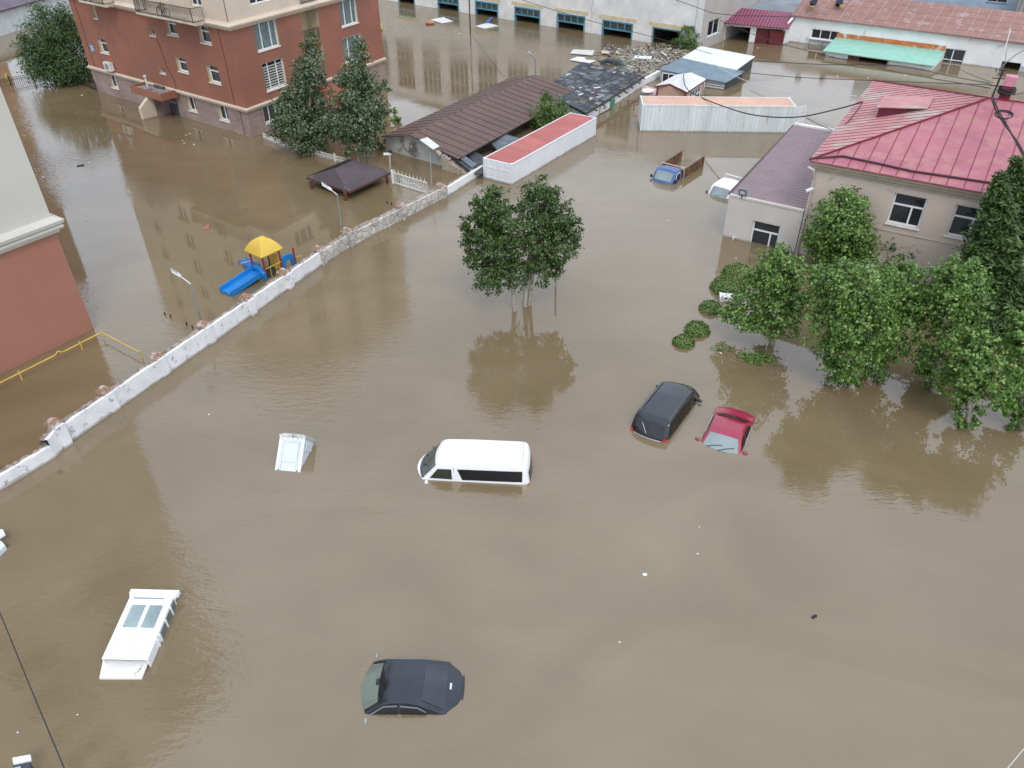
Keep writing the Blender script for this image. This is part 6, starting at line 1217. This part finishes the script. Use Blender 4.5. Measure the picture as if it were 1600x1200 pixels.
# clipped mounds
for i, (u, v, r, lab) in enumerate(((1068, 530, 17.5, 'small round green mound shrub nearest the viewer in the row of mounds'), (1089, 510, 20, 'round green mound shrub behind the nearest small one'), (1110, 477, 18, 'round green mound shrub beside the white floating box'), (1137, 442, 27, 'broad green mound shrub behind the white floating box'), (1152, 422, 24, 'green mound shrub farthest back, below the annex door'))):
    b = G(u, v + r * .35); k = px2m(b); rr_ = r * k; t = thing('mound_shrub', lab, 'shrub', b, 'clipped green mounds'); n = int(1500 * (rr_ / .7) ** 2)
    d = nr_.normal(size=(n, 3)); d[:, 2] = np.abs(d[:, 2]); d /= np.linalg.norm(d, axis=1, keepdims=True); P_ = np.array(b) + d * rr_ * np.array([1, 1, .72]) * (nr_.uniform(.86, 1.03, (n, 1)) + .05 * np.sin(9 * d[:, :1] + i) * np.sin(8 * d[:, 1:2]))
    leaves('foliage', P_, d + nr_.normal(size=d.shape) * .5 + np.array([0, 0, .3]), .11, .06, MOUN, t)
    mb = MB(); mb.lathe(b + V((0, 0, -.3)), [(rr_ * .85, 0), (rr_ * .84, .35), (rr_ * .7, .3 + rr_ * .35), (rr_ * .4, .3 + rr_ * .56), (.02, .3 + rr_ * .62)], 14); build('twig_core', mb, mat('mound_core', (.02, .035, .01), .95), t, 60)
for u, v, n, r, lab in ((1181, 560, 420, .75, 'leafy green branch floating below the grove, right of the litter'), (1128, 546, 70, .55, 'few floating green twigs among white litter near the mounds')):
    b = G(u, v); P_ = np.array(b) + nr_.normal(size=(n, 3)) * np.array([r * .55, r * .4, .02]) + np.array([0, 0, .05]); P_[:, 2] = np.abs(P_[:, 2]) + .01; t = thing('floating_branch', lab, 'branch', b); leaves('foliage', P_, nr_.normal(size=(n, 3)) * .4 + np.array([0, 0, 1.]), .13, .07, LIND, t)
    mb = MB()
    mb.tube([b + V((-r * .6, -.1, .02)), b + V((0, 0, .05)), b + V((r * .6, .15, .02))], .02, 5); build('twig', mb, BARK, t)

# ================================================================== FLOATING BOARDS, LITTER, DEBRIS
def board(q, z, label, m=DEBRISW, cat='board', name='floating_board', group='boards afloat before the garages', th=.06, tilt=0):
    mb = MB(); mb.prism([G(u, v, z + tilt * (i in (2, 3))) for i, (u, v) in enumerate(q)], (0, 0, -th)); return solo(name, mb, m, label, cat, group)
board([(673.5, 30.5), (693, 26.5), (707.5, 33), (690, 36)], .1, 'pale square board floating before the second garage door from the left', PVC)
board([(743, 40.5), (762, 35.5), (778.5, 40), (757, 44.5)], .1, 'pale board floating beside the blue sheet at a garage door', PVC)
board([(891, 83), (895.5, 77), (929, 78.5), (926, 86)], .12, 'weathered pale board floating behind the slate shed, farther of two')
board([(890, 93), (902, 88.5), (913, 89.5), (916, 93), (931, 94.5), (920, 98.5)], .12, 'bright white board floating at the corner of the slate shed', PVC)
board([(757, 35), (766, 27), (771, 26.5), (764, 35)], .2, 'thin blue sheet floating before a garage door', mat('blue_sheet', (.08, .16, .36), .5), 'sheet', 'blue_sheet')
board([(940, 79), (953, 79), (952, 83), (940, 83)], .15, 'small cream board floating left of the wrecked car', mat('cream_board', (.62, .52, .38), .7))
board([(992, 86.5), (1019, 88), (1017, 92), (990, 90)], .18, 'long white board on the debris right of the wrecked car', PVC)
board([(955, 115), (975, 105), (982, 111), (968, 116)], .2, 'grey sheet lying on debris at the far edge of the slate roof', SL2)
board([(1124, 456.5), (1147, 459), (1148, 464), (1126, 466)], .22, 'white plastic box floating among the green mounds', PVC, 'box', 'floating_box', None, .3)
mb = MB(); p = G(672, 37); mb.lathe(p, [(.5, 0), (.62, .15), (.5, .3), (.2, .36)], 10); solo('orange_barrel', mb, mat('faded_orange', (.45, .20, .10), .7, .3), 'faded orange tub floating left of the pale square board', 'tub')
mb = MB(); p = G(593, 47); mb.lathe(p, [(.3, 0), (.45, .2), (.35, .6), (.1, .75)], 10); solo('yellow_bag', mb, mat('faded_yellow_bag', (.60, .47, .16), .8), 'yellow bag floating at the right corner of the red block', 'bag')
mb = MB(); q = G(318, 359); mb.prism([q, q + V((.35, .1, 0)), q + V((.25, .5, .1)), q + V((-.05, .35, .05))], (0, 0, .05)); solo('red_scrap', mb, mat('red_scrap', (.35, .13, .10), .8), 'small red scrap drifting left of the playground', 'scrap')
LIT = [(291, 211), (296.5, 209), (285, 220), (303, 226), (288, 224), (128, 149), (66, 254), (92, 255), (130, 258.5), (139, 254), (67, 277), (140, 374), (38, 212), (1007, 898), (1093, 824), (1090, 866), (968, 1004), (121, 1117), (28, 1145), (135, 345), (1044, 345), (1101, 343), (1186, 256), (1303, 165), (1356, 122), (1415, 118), (1184, 75), (1278, 172), (1308, 119), (327, 648), (612, 38), (632, 38), (602, 45), (614, 54), (718, 53), (1124, 543), (1133, 545), (1136, 536), (1126, 552), (1150, 404)]
ltm = [mat('litter_white', (.75, .76, .74), .6), mat('litter_cream', (.60, .57, .48), .7)]
for i, (u, v) in enumerate(LIT):
    p = G(u, v); s = (.06 if u == 1007 else rnd.uniform(.017, .03)) * (.8 + p.y / 22); mb = MB(); n = 6; mb.prism([p + V((s * rnd.uniform(.6, 1.3) * math.cos(k * 6.283 / n), s * rnd.uniform(.4, .9) * math.sin(k * 6.283 / n), -.01)) for k in range(n)], (0, 0, .04)); solo('floating_scrap', mb, rnd.choice(ltm), 'small pale scrap of litter floating on the brown water', 'litter', 'scraps of litter afloat')
for u, v, s, lab in ((1272, 964, .09, 'small black scrap floating alone in the lower right water'), (126, 259, .25, 'black scrap floating between the two blocks at left')):
    mb = MB(); mb.box((-s, -s * .4, 0), (s, s * .4, .05), 0, .5, G(u, v)); solo('black_scrap', mb, RUBBER, lab, 'scrap')
for u, v in ((258, 492), (267, 496), (292, 508), (301, 513)): mb = MB(); p = G(u, v); mb.tube([p - V((0, 0, 1)), p + V((0, 0, .17))], .035, 6); solo('bollard', mb, RUBBER, 'short black bollard tip poking out of the water near the lamp', 'bollard', 'black bollard tips near the lamp')
for u, v in ((605, 318), (612, 320)): mb = MB(); p = G(u, v); mb.tube([p - V((0, 0, 1)), p + V((0, 0, .17))], .035, 6); solo('bollard', mb, RUBBER, 'short black bollard tip poking out near the stone wall and gazebo', 'bollard', 'black bollard tips near the gazebo')
# debris raft in front of the last garage door: too many scraps to count
mb = MB(); rr = random.Random(21); poly = [(925, 88), (950, 70), (1000, 72), (1060, 66), (1085, 80), (1040, 104), (1008, 120), (975, 118), (950, 108)]
def inside(u, v):
    k = False
    for i in range(len(poly)):
        (a, b), (c, d) = poly[i], poly[i - 1]
        if (b > v) != (d > v) and u < (c - a) * (v - b) / (d - b) + a: k = not k
    return k
n = 0
while n < 1250:
    u, v = rr.uniform(920, 1090), rr.uniform(64, 121)
    if not inside(u, v): continue
    if (u < 965 or v < 78) and rr.random() < .72: continue
    n += 1; p = G(u, v) + V((0, 0, rr.uniform(0, .12))); L = rr.choice((.12, .2, .35, .6, .9)) * rr.uniform(.6, 1.2); wv = rr.uniform(.05, .22)
    m = Matrix.Translation(p) @ Matrix.Rotation(rr.uniform(0, 6.28), 4, 'Z') @ Matrix.Rotation(rr.gauss(0, .18), 4, 'X') @ Matrix.Rotation(rr.gauss(0, .15), 4, 'Y')
    mb.prism([m @ V(q) for q in ((-L / 2, -wv / 2, 0), (L / 2, -wv / 2, 0), (L / 2, wv / 2, 0), (-L / 2, wv / 2, 0))], (0, 0, .04), rr.choices((0, 1, 2, 3, 4, 5), (7, 6, 1.2, 1.5, .6, .2))[0])
solo('debris_raft', mb, [mat('silted_wood', (.25, .225, .18), .9, .2), mat('pale_silted_wood', (.37, .345, .29), .9, .2), WOOD, DEBRISW, DARK, mat('blue_plastic', (.12, .18, .35), .6)], 'mat of broken wood and rubbish before the last garage door', 'debris', None, None, 'stuff')

# ================================================================== CABLES
def cable(pts, r, label, m=BLACK, group=None):
    q = [G(*p) for p in pts]; out = []
    for i in range(len(q) - 1):                                   # Catmull-Rom so the sag is smooth
        p0, p1, p2, p3 = q[max(i - 1, 0)], q[i], q[i + 1], q[min(i + 2, len(q) - 1)]
        for k in range(6): s = k / 6; out.append(.5 * ((2 * p1) + (p2 - p0) * s + (2 * p0 - 5 * p1 + 4 * p2 - p3) * s * s + (3 * p1 - p0 - 3 * p2 + p3) * s ** 3))
    out.append(q[-1]); return solo('cable', MB().tube(out, r, 5), m, label, 'cable', group)
cable([(1068, 116, 2.0), (1071, 135, 1.9), (1087, 148, 2.0), (1130, 166, 2.6), (1180, 180, 3.4), (1245, 183, 4.3), (1310, 170, 5.4), (1348, 159, 6.4)], .045, 'thick black cable sagging from the kiosk roof to the raspberry dormer')
cable([(1348, 159, 6.5), (1340, 172, 6.2), (1325, 190, 5.9), (1300, 215, 5.6), (1273, 249, 5.5)], .035, 'black cable running down the left roof edge of the raspberry house')
cable([(1180, 95, 1.4), (1290, 101, 2.5), (1400, 102, 3.5), (1480, 118, 5.5), (1545, 130, 9.2)], .03, 'thin cable from the white metal roof to the black wire mast')
cable([(1125, 32, 3.0), (1200, 62, 3.5), (1285, 85, 4.3), (1400, 112, 6), (1548, 138, 9.2)], .028, 'long thin cable from the crimson shed to the wire mast')
cable([(1150, 112, 1.3), (1250, 121, 2.5), (1370, 126, 4.5), (1470, 130, 7), (1548, 132, 9.4)], .028, 'thin cable just above the corrugated container towards the mast')
cable([(1115, 100, 2.2), (1170, 128, 2.4), (1250, 145, 3.4), (1340, 150, 5.5)], .02, 'faint pale cable over the water left of the raspberry roof', STEEL)
cable([(1260, 184, 5.0), (1280, 195, 4.2), (1305, 205, 3.3)], .02, 'short thin cable dropping to the back of the annex roof')
cable([(1556, 112, 10), (1590, 84, 7), (1620, 70, 6)], .03, 'cable from the mast curving up to the right edge')
cable([(1556, 118, 9.8), (1570, 100, 8), (1572, 78, 5)], .02, 'thin cable from the mast to the doorway of the white building')
cable([(1552, 130, 9.4), (1500, 108, 6.5), (1475, 85, 4)], .02, 'thin cable from the mast to the mint canopy window')
cable([(1558, 140, 9.2), (1580, 148, 9), (1620, 140, 9)], .02, 'thin cable running right from the raspberry chimney')
for k, pts in enumerate(([(1549, 152, 9.0), (1556, 172, 8.5), (1570, 195, 8.0), (1590, 222, 7.4), (1612, 262, 6.6)], [(1551, 152, 9.0), (1562, 176, 8.45), (1578, 204, 7.8), (1602, 250, 6.8)])): cable(pts, .04, ('black cable lying down the raspberry roof slope, left of two', 'black cable lying down the raspberry roof slope, right of two')[k])
cl = G(1567, 183, 8.3); nn_ = nrm
mb = MB(); a_ = du; b_ = upf
for k in range(3): mb.tube([cl + nn_ * (.1 + .03 * k) + (a_ * math.cos(x) + b_ * math.sin(x)) * (.36 + .03 * k) for x in np.linspace(0, 2 * math.pi, 17)], .03, 5)
solo('cable_coil', mb, BLACK, 'coil of black cable lying on the raspberry roof slope', 'cable')
cable([(810, -2, 5.5), (880, 20, 4.8), (950, 40, 4.2), (1017, 57, 3.6), (1112, 84, 2.6)], .025, 'thin cable slanting across the garage front')
cable([(1056, 0, 5.2), (1085, 10, 4.8), (1112, 20, 4.3)], .03, 'cable running to the side wall window of the garage block')
cable([(1112, 20, 4.3), (1150, 24, 3.6), (1190, 25, 3.4), (1243, 27, 3.1)], .035, 'cable draped along the crimson roof')
cable([(735, 52, 3), (760, 85, 2.6), (787, 120, 2.2)], .02, 'thin cable from the utility pole to the brown roof')
cable([(-60, 815, 8.6), (0, 958, 8.4), (50, 1080, 8.3), (101, 1202, 8.2), (160, 1345, 8)], .012, 'dark wire crossing the bottom left corner')
cable([(1555, 1222, 8), (1578, 1196, 8), (1600, 1170, 8), (1640, 1125, 8)], .006, 'very thin wire at the bottom right corner', STEEL)
